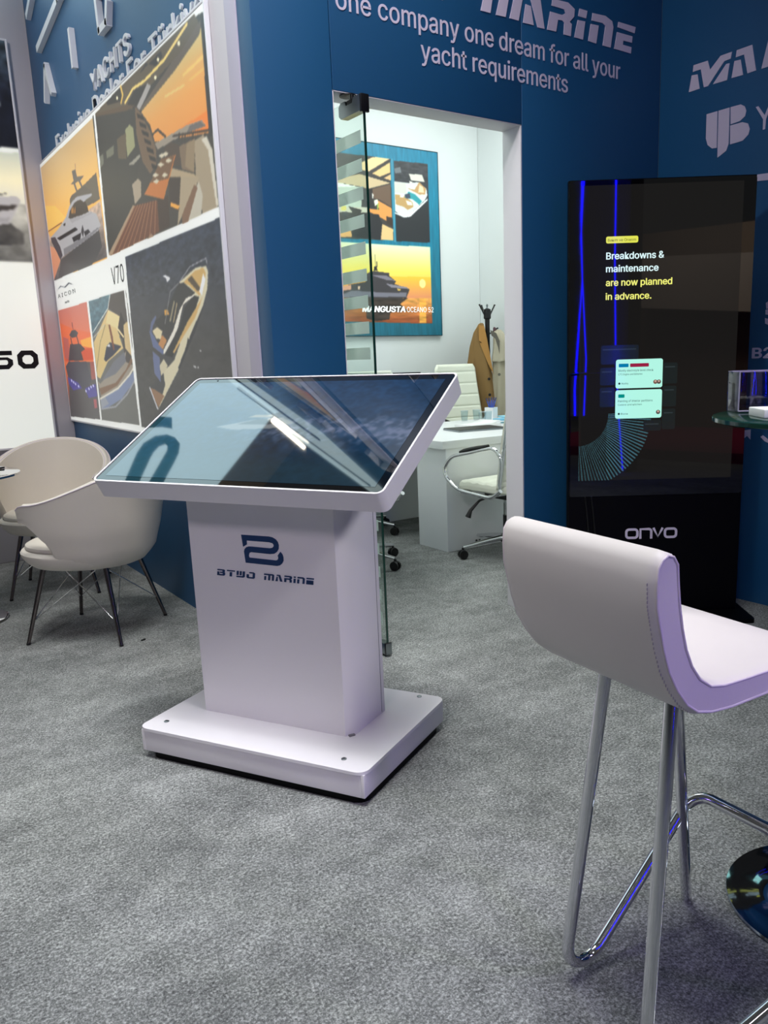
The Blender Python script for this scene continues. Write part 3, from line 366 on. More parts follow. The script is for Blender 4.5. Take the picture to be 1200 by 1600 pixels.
NUM50=(1.874,2.006,.538,.662)

# ================================================================== SETTING
def struct(name, bm, m, parent=None, piece=False):
    o = bm.obj(name, m, parent)
    if parent is None: o['kind'] = 'structure'
    return o
def root_struct(name):
    o = bpy.data.objects.new(name, None); COL.objects.link(o); o['kind'] = 'structure'; return o
XS, YF, YB, XR, HT = 1.399, 2.964, 6.4, 3.64, 4.45
fl = B(); fl.add([(-9, -9, 0), (9, -9, 0), (9, 9, 0), (-9, 9, 0)], [(0, 1, 2, 3)]); struct('floor', fl, M_CARPET)
def slab(x0, x1, y0, y1, z0, z1, bev=.0015): return B().box(((x0+x1)/2, (y0+y1)/2, (z0+z1)/2), (x1-x0, y1-y0, z1-z0), bev)
# front wall: three board columns and the board above the doorway
wf = root_struct('wall_front')
for a in ((XS, 1.7185, 0, HT), (1.7215, 2.6895, 2.284, HT), (2.6925, XR, 0, HT)): struct('wall_panel', slab(a[0], a[1], YF, YF+.113, a[2], a[3]), M_BLUE, wf)
for a in ((XS+.06, 1.7185, 0, HT), (1.7215, 2.6895, 2.284, HT), (2.6925, 5.25, 0, HT)): struct('office_lining', slab(a[0], a[1], YF+.115, YF+.125, a[2], a[3]), M_OFFICE, wf)
tr = root_struct('trim_1')
struct('jamb_lining', slab(2.684, 2.691, YF+.0012, YF+.125, 0, 2.284, .0008), M_WHITEP, tr)
struct('jamb_lining', slab(1.7195, 1.7235, YF+.0012, YF+.125, 0, 2.284, .0008), M_WHITEP, tr)
struct('header_lining', slab(1.7195, 2.691, YF+.0012, YF+.125, 2.2795, 2.2838, .0008), M_WHITEP, tr)
# side wall with the white end post
ws = root_struct('wall_side')
struct('wall_panel', slab(XS, XS+.06, 3.385, YB, 0, 5.5), M_BLUE, ws)
struct('end_post', slab(XS, XS+.06, 3.182, 3.383, 0, HT, .003), M_WHITEP, ws)
struct('end_post', slab(XS-.004, XS+.06, 3.079, 3.180, 0, HT, .003), mat('shaded_white_panel', (206, 200, 218), .45), ws)  # shade on this half of the white post put into a lilac tone
# left back wall, its plinth, the lit sign high above it
wl = root_struct('wall_left')
struct('wall_panel', slab(-4.5, XS, YB, YB+.06, 0, 3.72), M_GREYP, wl)
struct('plinth', slab(-4.5, XS, 6.04, YB, 0, .665, .004), mat('grey_panel', (150, 148, 152), .5), wl)
# right wall
wr = root_struct('wall_right')
for y0, y1 in ((-2.2, .38), (.3825, 1.67), (1.6725, YF)): struct('wall_panel', slab(XR, XR+.06, y0, y1, 0, HT), M_BLUE, wr)
# office shell
wo = root_struct('wall_office_back'); struct('wall_panel', slab(1.46, 5.25, YB, YB+.05, 0, 3.95), M_OFFICE, wo)
wq = root_struct('wall_office_right'); struct('wall_panel', slab(5.25, 5.30, YF+.125, YB, 0, 3.95), M_OFFICE, wq)
wp = root_struct('wall_office_left'); struct('wall_panel', slab(XS+.062, XS+.072, YF+.13, YB, 0, 3.95), M_OFFICE, wp)

# ================================================================== SIGNS, LETTERING
def fan(bm, poly, d0, d1, M):
    """flat polygon plate (may be concave) between depth d0 and d1"""
    b2 = bmesh.new(); vs = [b2.verts.new((x, y, d1)) for x, y in poly]; f = b2.faces.new(vs); bmesh.ops.triangulate(b2, faces=[f])
    n = len(poly); fr = [[v.index for v in t.verts] for t in b2.faces] if not b2.verts.index_update() else None
    V = [M @ Vector((x, y, d1)) for x, y in poly]+[M @ Vector((x, y, d0)) for x, y in poly]
    fs = [tuple(t) for t in fr]+[tuple(i+n for i in t[::-1]) for t in fr]+[(i, i+n, (i+1) % n+n, (i+1) % n) for i in range(n)]
    bm.add(V, fs); b2.free(); return bm
MW = frame((0, YF, 0), (1, 0, 0), (0, 0, 1), (0, -1, 0))      # front wall: (x, z, out)
MR = frame((XR, 0, 0), (0, -1, 0), (0, 0, 1), (-1, 0, 0))     # right wall: (-y, z, out)
MS = frame((XS, 0, 0), (0, -1, 0), (0, 0, 1), (-1, 0, 0))     # side wall: (-y, z, out)
t = word_sign('wall_lettering', 'one company one dream for all your', MW, M_LETTER, x=1.752, y=2.570, w=1.585, h=.074, depth=.002, bold=.004)
tag(t, 'long upper line of pale slogan lettering on the blue wall above the doorway', 'lettering')
t = word_sign('wall_lettering', 'yacht requirements', MW, M_LETTER, x=2.142, y=2.458, w=.838, h=.074, depth=.002, bold=.004)
tag(t, 'short lower line of pale slogan lettering, nearest the doorway header', 'lettering')
ml = thing('company_name', 'large blocky pale capitals on the blue wall above the slogan', 'lettering', (2.9, YF, 2.7))
Mloc = Matrix.Translation((-2.9, -YF, -2.7)) @ MW
groups = [(0, 3), (3, 5), (5, 6), (6, 8), (8, 10), (10, 12)]
for a, b_ in groups:
    bm = B()
    for p in M_WALL[a:b_]: fan(bm, p, 0.0002, .0025, Mloc)
    bm.obj('letter', M_LETTER, ml)
# the first word (only its foot shows) out to the left
GL = {'B': [[(0, .8), (0, 1), (.78, 1), (.93, .86), (.88, .56), (.95, .42), (.95, .13), (.82, 0), (0, 0), (0, .6), (.26, .6), (.26, .22), (.66, .22), (.66, .4), (.34, .4), (.34, .6), (.62, .6), (.62, .8)]],
      'T': [[(0, .8), (0, 1), (.95, 1), (.95, .8)], [(.34, 0), (.62, 0), (.62, .68), (.34, .68)]],
      'W': [[(0, .34), (.25, .34), (.25, 1), (0, 1)], [(.36, .34), (.6, .34), (.6, 1), (.36, 1)], [(0, 0), (.82, 0), (.98, .16), (.98, 1), (.71, 1), (.71, .22), (0, .22)]],
      'O': [[(.3, .8), (.3, 1), (.8, 1), (.97, .85), (.97, .14), (.84, 0), (.14, 0), (0, .14), (0, .62), (.27, .62), (.27, .22), (.7, .22), (.7, .8)]],
      'M': [[(0, 0), (.24, 0), (.24, .62), (0, .62)], [(-.05, .78), (-.05, 1), (1.1, 1), (1.24, .86), (1.24, 0), (.98, 0), (.98, .78), (.76, .78), (.76, 0), (.5, 0), (.5, .78)]],
      'A': [[(0, 0), (.3, 0), (.26, .7), (.12, .7)], [(.1, .84), (.13, 1), (.56, 1), (.9, 0), (.6, 0), (.36, .84)]],
      'R': [[(0, 1), (.8, 1), (.96, .85), (.96, .62), (.84, .48), (.95, .36), (.95, 0), (.68, 0), (.68, .3), (.58, .4), (.27, .4), (.27, 0), (0, 0), (0, .62), (.62, .62), (.68, .7), (.62, .8), (0, .8)]],
      'I': [[(0, 0), (.26, 0), (.26, .66), (0, .66)], [(0, .8), (.26, .8), (.26, 1), (0, 1)]],
      'N': [[(0, 0), (.26, 0), (.26, .62), (0, .62)], [(0, .78), (0, 1), (.72, 1), (.92, .82), (.92, 0), (.66, 0), (.66, .7), (.58, .78)]],
      'E': [[(0, .8), (0, 1), (.9, 1), (.9, .8)], [(0, 0), (.88, 0), (.88, .2), (.27, .2), (.27, .42), (.86, .42), (.86, .62), (0, .62)]]}
GW = {'B': .95, 'T': .95, 'W': .98, 'O': .97, 'M': 1.24, 'A': .9, 'R': .96, 'I': .26, 'N': .92, 'E': .9}
def block_word(word, M, x, z, h, total, m, parent, slant=.16, d=(.0002, .0012)):
    wid = sum(GW[c] for c in word)+.2*(len(word)-1); k = total/wid; cx = x
    for c in word:
        bm = B()
        for p in GL[c]: fan(bm, [(cx+px*k+slant*py*h, z+py*h) for px, py in p], d[0], d[1], M)
        bm.obj('letter', m, parent); cx += (GW[c]+.2)*k
block_word('BTWO', Mloc, 1.60, 2.70, .121, .68, M_LETTER, ml)
# right wall sponsor marks
def marks(polys, label, group=None, cat='sign', name='sponsor_mark'):
    o = B()
    for p in polys: fan(o, [(-a, b_) for a, b_ in p], .0002, .0025, MR)
    return tag(o.obj(name, M_LETTER), label, cat)
marks(RIGHT_MARKS[0], 'slanted pale cut-letter name at the top of the right-hand wall')
marks(RIGHT_MARKS[1], 'rounded pale emblem of three upright blades on the right-hand wall')
marks(RIGHT_MARKS[2], 'thin pale letter beside the rounded emblem on the right-hand wall', cat='lettering', name='wall_letter')
marks(RIGHT_MARKS2[0], 'pale horizontal bar just right of the black screen top', name='wall_stripe')
marks(RIGHT_MARKS2[1], 'small upright pale stroke below the horizontal bar on the right wall', name='wall_letter')
marks(RIGHT_MARKS2[2], 'stack of three angular pale bands at the right edge of the frame')
marks(RIGHT_MARKS2[3], 'small pale ribbon tail below the glass table edge')
marks(RIGHT_MARKS2[4], 'curved pale stroke below the glass table at the frame edge')
t = text('wall_lettering', 'B2', MR, M_LETTER, x=-2.362, y=1.221, w=.105, h=.047, depth=.002, bold=.02); tag(t, 'small bold pale letter and number above the clear holder', 'lettering')
# raised letters on the side wall
def bar(poly, d=.035): return poly
al = thing('raised_logo', 'raised thin metal strokes and letters high on the blue side wall', 'sign', (XS, 5.0, 2.9))
Ml = Matrix.Translation((-XS, -5.0, -2.9)) @ MS
def stroke(px, w=.045, d=.03, name='letter', parent=al, M=Ml, closed=False):
    """flat-sided raised stroke following points (-y, z)"""
    bm = B()
    for (ax, ay), (bx, by) in zip(px[:-1], px[1:]):
        L = math.hypot(bx-ax, by-ay); nx, ny = -(by-ay)/L*w/2, (bx-ax)/L*w/2; ex, ey = (bx-ax)/L*w*.35, (by-ay)/L*w*.35
        fan(bm, [(ax+nx-ex, ay+ny-ey), (ax-nx-ex, ay-ny-ey), (bx-nx+ex, by-ny+ey), (bx+nx+ex, by+ny+ey)], .0005, d, M)
    return bm.obj(name, M_LETTER3, parent)
for st in SIDE_STROKES: stroke(st[1], st[0])
def side_text(txt, y, z, w, h, label, d=.03, bold=.012, sp=1.0):
    o = word_sign('raised_lettering', txt, MS, M_LETTER3, x=-y, y=z, w=w, h=h, depth=d, bold=bold, spacing=sp, letters=(len(txt) < 8)); tag(o, label, 'lettering')
for a in SIDE_TEXT: side_text(*a)
# high lit sign on top of the left wall (out of the frame, mirrored in the touch table)
hs = thing('high_sign', 'backlit white sign with teal emblem standing above the left wall', 'sign', (-.6, YB, 3.72))
M_SIGN = emis('sign_face', (196, 226, 234), 2.9); M_TEAL = emis('sign_teal', (84, 150, 172), 1.2)
slab(-2.6, 1.96, -.02, .10, 0, 1.5, .004).obj('sign_box', M_SIGN, hs)
Mh = frame((0, -.021, 0), (1, 0, 0), (0, 0, 1), (0, -1, 0)); tb = B()
for q in ([(.55, .60), (.72, .54), (.93, .47), (.96, .615), (.88, .64), (.62, .72)], [(.93, .47), (1.03, .46), (1.14, .51), (1.21, .6), (1.23, .69), (1.13, .69), (1.13, .65), (1.08, .61), (1.01, .605), (.96, .615)], [(1.23, .69), (1.21, .78), (1.13, .84), (1.03, .87), (1.02, .735), (1.09, .72), (1.13, .69)], [(1.02, .735), (1.03, .87), (.90, .90), (.70, .95), (.64, .84), (.74, .79)]): fan(tb, q, 0, .01, Mh)
tb.obj('emblem', M_TEAL, hs)
tb = B(); fan(tb, [(1.15, .36), (1.30, .40), (1.36, .52), (1.28, .60), (1.24, .50)], 0, .01, Mh); tb.obj('emblem', M_TEAL, hs)
B().box((1.925, -.035, 1.83), (.035, .03, .62), .004).obj('lamp_bar', emis('lamp_bar', (255, 244, 220), 22.0), hs)
hs2 = thing('high_sign', 'backlit white banner high on the blue side wall', 'sign', (XS-.03, 5.45, 3.8))
B().box((0, 0, .85), (.05, 1.86, 1.7), .004).obj('banner_box', emis('banner_face', (210, 232, 232), 1.8), hs2)
for z in (.0, .85, 1.70): B().box((-.03, 0, z), (.012, 1.88, .05), .002).obj('banner_rail', M_STEEL, hs2)

# ================================================================== LIGHTBOX POSTERS
def lightbox(name, label, M, w, h, art, res, bg, es, d=.02, rim=.012, rimm=M_FRAME, extra=None, side=None):
    o = thing(name, label, 'poster', M.translation)
    Mi = Matrix.Translation(-M.translation) @ M
    for x0, y0, x1, y1 in ((-rim, -rim, 0, h+rim), (w, -rim, w+rim, h+rim), (0, -rim, w, 0), (0, h, w, h+rim)):
        b_ = B(); b_.box(((x0+x1)/2, (y0+y1)/2, -d/2+.002), (x1-x0, y1-y0, d), .002, 0, Mi); b_.obj('frame_rail', rimm, o)
    Canvas(res[0], res[1], bg).run(art).obj('printed_face', Mi, w, h, vcol(name+'_print', es), o)
    return o, Mi
MP = frame((1.379, 6.38, .91), (0, -1, 0), (0, 0, 1), (-1, 0, 0)); 
pa, Mi = lightbox('lightbox_poster', 'large lightbox poster with yacht photographs in a white frame on the side wall', MP, 3.045, 1.725, ART_SIDE, (540, 470), (240, 242, 238), .42)
text('poster_lettering', 'V70', Mi, mat('dark_print', (52, 54, 60), .5), pa, **V70)
word_parts('poster_letter', 'A I C O N', Mi, mat('grey_print', (96, 98, 104), .5), pa, **AIC); text('poster_lettering', 'yachts', Mi, MATS['grey_print'], pa, **YAT)
MO = frame((3.38, 6.37, 1.478), (1, 0, 0), (0, 0, 1), (0, -1, 0))
po, Mi = lightbox('office_poster', 'teal-bordered yacht poster on the white office wall seen through the doorway', MO, 1.37, 1.602, ART_OFFICE, (300, 330), (30, 120, 150), .18, rimm=mat('dark_teal_frame', (24, 60, 70), .4), rim=.008)
text('poster_lettering', 'MANGUSTA', Mi, mat('white_print', (250, 250, 250), .5, emit=(240, 240, 240), es=.4), po, x=.505, y=.205, w=.455, h=.048, bold=.03, shear=.15, depth=.001)
text('poster_lettering', 'OCEANO 52', Mi, MATS['white_print'], po, x=.98, y=.205, w=.30, h=.046, depth=.001)
MLF = frame((-.8, 6.36, .74), (1, 0, 0), (0, 0, 1), (0, -1, 0))
pl_, Mi = lightbox('lightbox_poster', 'bright white lightbox poster at the left edge with a boat and black numerals', MLF, 2.05, 2.63, ART_LEFT, (260, 330), (226, 230, 222), .62, d=.035, rim=.014)
bn = B()
def chamf(x0, z0, w_, h_, c_, th):
    def ring(a, s): return [(x0+a+s, z0+a), (x0+w_-a-s, z0+a), (x0+w_-a, z0+a+s), (x0+w_-a, z0+h_-a-s), (x0+w_-a-s, z0+h_-a), (x0+a+s, z0+h_-a), (x0+a, z0+h_-a-s), (x0+a, z0+a+s)]
    o_ = ring(0, c_); i_ = ring(th, c_*.55)
    for k in range(8): fan(bn, [o_[k], o_[(k+1) % 8], i_[(k+1) % 8], i_[k]], .0004, .0016, Mi)
DZ = NUM50
chamf(DZ[0], DZ[2], DZ[1]-DZ[0], DZ[3]-DZ[2], .03, .032)
hh = DZ[3]-DZ[2]; x1 = DZ[0]-.03; ww = DZ[1]-DZ[0]; x0 = x1-ww
for p in ([(x0, DZ[3]), (x1, DZ[3]), (x1, DZ[3]-.03), (x0, DZ[3]-.03)], [(x0, DZ[3]-.03), (x0+.032, DZ[3]-.03), (x0+.032, DZ[2]+hh*.45), (x0, DZ[2]+hh*.45)], [(x0, DZ[2]+hh*.65), (x1-.03, DZ[2]+hh*.65), (x1, DZ[2]+hh*.5), (x1, DZ[2]+.03), (x1-.03, DZ[2]), (x0, DZ[2]), (x0, DZ[2]+.03), (x1-.04, DZ[2]+.03), (x1-.032, DZ[2]+.04), (x1-.032, DZ[2]+hh*.45), (x1-.04, DZ[2]+hh*.5), (x0, DZ[2]+hh*.5)]):
    fan(bn, p, .0004, .0016, Mi)
bn.obj('numerals', mat('black_print', (14, 14, 16), .4), pl_)

# ================================================================== TOUCH TABLE KIOSK
KZ = R(-60.8)
ki = thing('touch_kiosk', 'white interactive display stand with a big tilted touchscreen and navy logo', 'kiosk', (1.108, 2.381, 0), KZ)
B().prism(rrect(-.40, -.268, .42, .268, .04), .0, .03).obj('underframe', M_BLACKM, ki)
for x0, x1, y0, y1 in ((-.402, .416, -.280, -.268), (.416, .428, -.280, .278), (-.414, -.402, -.280, .278), (-.402, .416, .266, .278)):
    b_ = B(); b_.box(((x0+x1)/2, (y0+y1)/2, .064), (x1-x0, y1-y0, .074), .002); b_.obj('skirt_panel', M_WMETAL, ki)
b_ = B(); b_.prism(rrect(-.420, -.288, .434, .288, .035, 8), .101, .111, smooth=True); b_.obj('base_plate', M_WMETAL, ki)
for x, y in ((-.357, -.222), (.333, -.230), (.345, .262), (-.357, .255)):
    b_ = B(); b_.lathe([(.0085, 0), (.0085, .002), (.006, .0035), (.0025, .0035), (.002, .002), (0, .002)], 16, (x, y, .111)); b_.obj('screw', M_STEEL, ki)
pb = B(); pp = [(-.293, -.101), (.262, -.101), (.285, -.070), (.285, .119), (-.293, .119)]
pb.prism(pp, .1112, .86); pb.obj('column', M_WMETAL, ki)
pb = B(); pb.box((.2856, .097, .48), (.001, .0015, .73)); pb.box((.2735, -.0855, .1135), (.02, .02, .004), 0, R(53)); pb.obj('column_seam', mat('seam_grey', (120, 118, 122), .5), ki)
# tilted head
tl = R(29)
hd = Matrix.Translation((.025, -.297, .928)) @ Matrix.Rotation(tl, 4, 'X')
HW, HD, HTk = 1.024, .606, .062
def hp(poly, z0, z1, name, m, smooth=False, par=ki):
    b2 = B(); b2.prism(poly, z0, z1, hd, smooth); return b2.obj(name, m, par)
outer = rrect(-HW/2, 0, HW/2, HD, .022, 6)
b2 = B(); b2.prism(outer, -HTk, -.004, hd, True)
n = len(outer); inn = rrect(-HW/2+.006, .006, HW/2-.006, HD-.006, .017, 6)
b2.add([hd @ Vector((x, y, -.004)) for x, y in outer]+[hd @ Vector((x, y, .001)) for x, y in outer]+[hd @ Vector((x, y, .001)) for x, y in inn]+[hd @ Vector((x, y, -.006)) for x, y in inn],
       [(i+a*n, (i+1) % n+a*n, (i+1) % n+(a+1)*n, i+(a+1)*n) for a in range(3) for i in range(n)])
head = b2.obj('screen_housing', M_WMETAL, ki)
bz = hp(inn, -.006, -.0012, 'black_bezel', M_BLACKGLASS)
SX0, SX1, SY0, SY1 = -HW/2+.034, HW/2-.034, .030, HD-.034
sw, sh = SX1-SX0, SY1-SY0
cv = Canvas(240, 140, (28, 52, 80))
yy = cv.Y; xx = cv.X
base = np.stack([12+10*yy, 36+14*yy, 56+26*yy], -1); n1 = cv.noise(90, 70); n2 = cv.noise(30, 26)
base = base*(1+.35*(n1[..., None]-.5)+.25*(n2[..., None]-.5))
band = np.exp(-((yy-(.52-.10*(xx-.5)))/.16)**2); foam = np.clip((cv.noise(60, 34)*.6+cv.noise(140, 80)*.4-.50)*5, 0, 1)*band*np.clip((xx-.22)*3, 0, 1)
foam2 = np.clip((band-.62)*3, 0, 1)*np.clip((xx-.45)*2.4, 0, 1)*.55
f = np.clip(foam*.75+foam2*(.35+.65*cv.noise(50, 40)), 0, .85)[..., None]
low = np.clip((.30-yy)*3, 0, .5)[..., None]
cv.a = base*(1-f)+np.array([104, 112, 140.])*f; cv.a = cv.a*(1-low)+np.array([30, 56, 66.])*low
cv.run([['p', [[.26, .50], [.34, .47], [.50, .49], [.56, .55], [.50, .60], [.40, .58]], [112, 118, 124]], ['p', [[.34, .53], [.47, .53], [.50, .57], [.42, .59]], [46, 52, 62]], ['p', [[.36, .60], [.44, .60], [.46, .63], [.38, .63]], [128, 120, 110]]])
M_SCR = vcol('touch_screen_picture', 1.0, .03, .5, .0, 0, 2.25)
cv.obj('touch_display', hd @ Matrix.Translation((SX0, SY0, -.0006)), sw, sh, M_SCR, ki)
b2 = B(); b2.lathe([(.003, 0), (.003, .0015), (0, .0015)], 10); cmo = b2.obj('camera_dot', M_STEEL, ki); cmo.matrix_local = hd @ Matrix.Translation((-.41, HD-.017, -.001))
# logo on the column
MK = frame((0, -.101, 0), (1, 0, 0), (0, 0, 1), (0, -1, 0))
lg = [(330, 72), (640, 88), (680, 97), (712, 116), (735, 145), (743, 180), (738, 222), (718, 252), (688, 272), (640, 278), (430, 262), (410, 270), (400, 300), (405, 322), (700, 345), (718, 338), (727, 322), (727, 305), (722, 292), (755, 250), (776, 278), (784, 310), (783, 345), (768, 375), (742, 397), (710, 405), (357, 380), (348, 255), (358, 228), (378, 208), (405, 200), (430, 200), (640, 215), (668, 210), (685, 195), (687, 178), (675, 160), (640, 150), (388, 135), (388, 178), (342, 205)]
lx = lambda p: (-.082+(p[0]-330)/7.06*.00242-(p[1]-72)*.0000, .741-(p[1]-72-(p[0]-330)*.060)/7.06*.00209)
b2 = B(); fan(b2, [lx(p) for p in lg], .0002, .0012, MK); b2.obj('logo_mark', M_NAVY, ki)
block_word('BTWO', MK, -.192, .5995, .021, .150, M_NAVY, ki); block_word('MARINE', MK, -.006, .5995, .021, .184, M_NAVY, ki)

# ================================================================== SCREEN TOTEM
TZ = R(-37)
to = thing('screen_totem', 'tall black glossy advertising screen standing in the blue corner', 'display', (2.75+.432*math.cos(TZ), 2.75+.432*math.sin(TZ), 0), TZ)
b2 = B(); b2.prism(rrect(-.414, 0, .414, .055, .012), .02, 2.014); b2.obj('cabinet', M_BLACKM, to)
b2 = B(); b2.prism(rrect(-.45, -.16, .45, .22, .02), 0, .02); b2.obj('foot_plate', M_BLACKM, to)
FT = frame((-.432, -.0005, 0), (1, 0, 0), (0, 0, 1), (0, -1, 0))
b2 = B(); b2.prism(rrect(.022, .60, .842, 2.01, .012), 0, .004, FT); b2.obj('front_glass', M_BLACKGLASS, to)
b2 = B(); b2.prism([(.024, .03), (.840, .03), (.840, .598), (.024, .598)], 0, .002, FT); b2.obj('lower_panel', M_BLACKM, to)
FS = FT @ Matrix.Translation((0, 0, .0046))
M_SCRB = mat('dark_display', (6, 6, 7), .02, emit=(24, 23, 22), es=1.0, spec=.5)
b2 = B(); b2.prism([(.068, .676), (.786, .676), (.786, 1.99), (.068, 1.99)], -.0006, .0002, FS); b2.obj('display', M_SCRB, to)
EW = emis('screen_white', (222, 248, 250), 1.0); EY = emis('screen_yellow', (240, 240, 120), 1.0); EM = emis('screen_mint', (178, 246, 228), 1.0)
for tx, z, w_, m_ in (('Breakdowns &', 1.677, .258, EW), ('maintenance', 1.622, .234, EW), ('are now planned', 1.562, .297, EY), ('in advance.', 1.502, .205, EY)):
    text('screen_text', tx, FS, m_, to, x=.186, y=z, w=w_, h=.0285, depth=.0006, bold=.014)
b2 = B(); b2.prism(rrect(.184, 1.745, .327, 1.774, .008), 0, .0006, FS); b2.obj('badge', emis('badge_yellow', (226, 228, 80), 1.0), to)
text('screen_text', 'Bakım ve Onarım', FS @ Matrix.Translation((0, 0, .0007)), mat('ink_dark', (40, 44, 30), .6), to, x=.192, y=1.753, w=.125, h=.011, depth=.0003)
INK = mat('ink_grey', (40, 84, 84), .6)
for z0, title, sub, chips, foot in ((1.104, 'Montly electrolyte level check', 'CTS Engine and Batteries', ((.250, .295, (0, 120, 160)), (.302, .388, (150, 30, 62))), 'Monthly'), (.965, 'Painting of interior partitions', 'Cabins and kitchen', ((.250, .279, (0, 140, 108)),), 'Done')):
    b2 = B(); b2.prism(rrect(.237, z0, .452, z0+.131, .010), 0, .0006, FS); cdx = b2.obj('task_card', EM, to)
    F2 = FS @ Matrix.Translation((0, 0, .0008))
    for a, b__, c_ in chips:
        q = B(); q.prism(rrect(a, z0+.096, b__, z0+.112, .003), 0, .0003, F2); q.obj('chip', emis('chip', c_, 1.0), cdx)
    text('card_text', title, F2, INK, cdx, x=.249, y=z0+.076, w=.160, h=.010, depth=.0003); text('card_text', sub, F2, INK, cdx, x=.249, y=z0+.060, w=.11, h=.008, depth=.0003)
    text('card_text', foot, F2, INK, cdx, x=.264, y=z0+.018, w=.032, h=.008, depth=.0003)
    q = B(); q.prism(arc((.254, z0+.022), .005, 0, 2*PI, 12)[:-1], 0, .0003, F2); q.obj('icon', INK, cdx)
    for k in ((0, 1) if z0 > 1 else (0,)):
        q = B(); q.prism(arc((.436-.016*k, z0+.026), .010, 0, 2*PI, 16)[:-1], 0, .0003+.0002*k, F2); q.obj('avatar', emis('avatar%d' % k, ((92, 84, 80), (126, 96, 84))[k], .9), cdx)
        q = B(); q.prism(arc((.436-.016*k, z0+.029), .0045, 0, 2*PI, 12)[:-1], .0006, .0009, F2); q.obj('avatar_face', emis('avatar_face', (214, 180, 160), .9), cdx)
GH = emis('ghost_card', (27, 34, 34), 1.0); GH2 = emis('ghost_card_line', (44, 54, 56), 1.0)
for a in ((.168, .34, 1.215, 1.30), (.165, .232, 1.12, 1.20), (.165, .232, 1.02, 1.11), (.455, .52, 1.12, 1.215), (.455, .518, 1.015, 1.11), (.455, .516, .91, 1.005), (.37, .452, .905, .955)):
    b2 = B(); b2.prism(rrect(a[0], a[2], a[1], a[3], .008), 0, .0003, FS); g_ = b2.obj('faded_card', GH, to)
    b2 = B(); b2.prism([(a[0]+.008, a[3]-.022), (a[1]-.012, a[3]-.022), (a[1]-.012, a[3]-.016), (a[0]+.008, a[3]-.016)], .0004, .0006, FS); b2.obj('faded_line', GH2, g_)
# fan of stripes
b2 = B(); cx_, cz_ = .06, .985; r0, r1 = .145, .345
for k in range(40):
    a = R(-91+k*2.7); wv = R(.72)
    pts = [(cx_+r*math.cos(a+s_), cz_+r*math.sin(a+s_)) for r, s_ in ((r0, -wv), (r1, -wv*.8), (r1, wv*.8), (r0, wv))]
    if a > R(2): pts = [(cx_+r*math.cos(a+s_), cz_+r*math.sin(a+s_)) for r, s_ in ((r0+.05, -wv), (r1*.88, -wv*.8), (r1*.88, wv*.8), (r0+.05, wv))]
    pts = [(max(.0685, min(x, .785)), max(.6765, y)) for x, y in pts]
    if abs(pts[0][0]-pts[1][0])+abs(pts[0][1]-pts[1][1]) < .02: continue
    b2.prism(pts, 0, .0002, FS)
fo = b2.obj('stripe_fan', emis('stripe_teal', (66, 108, 118), 1.0), to); fo['kind'] = 'stuff'
# maker's lettering ONVO, built from rounded strokes
def rstroke(px, w, M, name, m, parent, d=.003, closed=False):
    b2 = B(); pts = [Vector((x, y)) for x, y in px]; n_ = len(pts); L, Rr = [], []
    for i in range(n_):
        a = pts[i-1] if i or closed else pts[i]; b_ = pts[(i+1) % n_] if i < n_-1 or closed else pts[i]; t_ = (b_-a).normalized(); nn = Vector((-t_.y, t_.x))*w/2
        L.append(pts[i]+nn); Rr.append(pts[i]-nn)
    m_ = n_ if closed else n_-1
    for i in range(m_):
        j = (i+1) % n_; fan(b2, [tuple(L[i]), tuple(Rr[i]), tuple(Rr[j]), tuple(L[j])], 0, d, M)
    return b2.obj(name, m, parent)
oz, oh = .392, .042; FL_ = FT @ Matrix.Translation((0, 0, .0022)); ox = .300
for kx in (0, .185):
    b2 = B(); o1 = rrect(ox+kx-.005, oz-.005, ox+kx+.059, oz+oh+.005, .018, 5); i1 = rrect(ox+kx+.006, oz+.006, ox+kx+.048, oz+oh-.006, .008, 5); n_ = len(o1)
    for i in range(n_): fan(b2, [o1[i], o1[(i+1) % n_], i1[(i+1) % n_], i1[i]], 0, .003, FL_)
    b2.obj('maker_letter', M_LETTER, to)
rstroke([(ox+.068, oz-.005), (ox+.068, oz+oh)] + [(ox+.108-.0, oz+oh)] + arc((ox+.108, oz+oh-.012), .012, PI/2, 0, 5) + [(ox+.120, oz-.005)], .011, FL_, 'maker_letter', M_LETTER, to)
rstroke([(ox+.130, oz+oh+.005), (ox+.152, oz+.002), (ox+.174, oz+oh+.005)], .011, FL_, 'maker_letter', M_LETTER, to)
for x in (.10, .13):
    b2 = B(); b2.tube([FT @ Vector((x+.02*math.sin(k*.35), .60-.05*k, .008)) for k in range(9)], .004, 8); b2.obj('power_cable', M_BLACK, to)

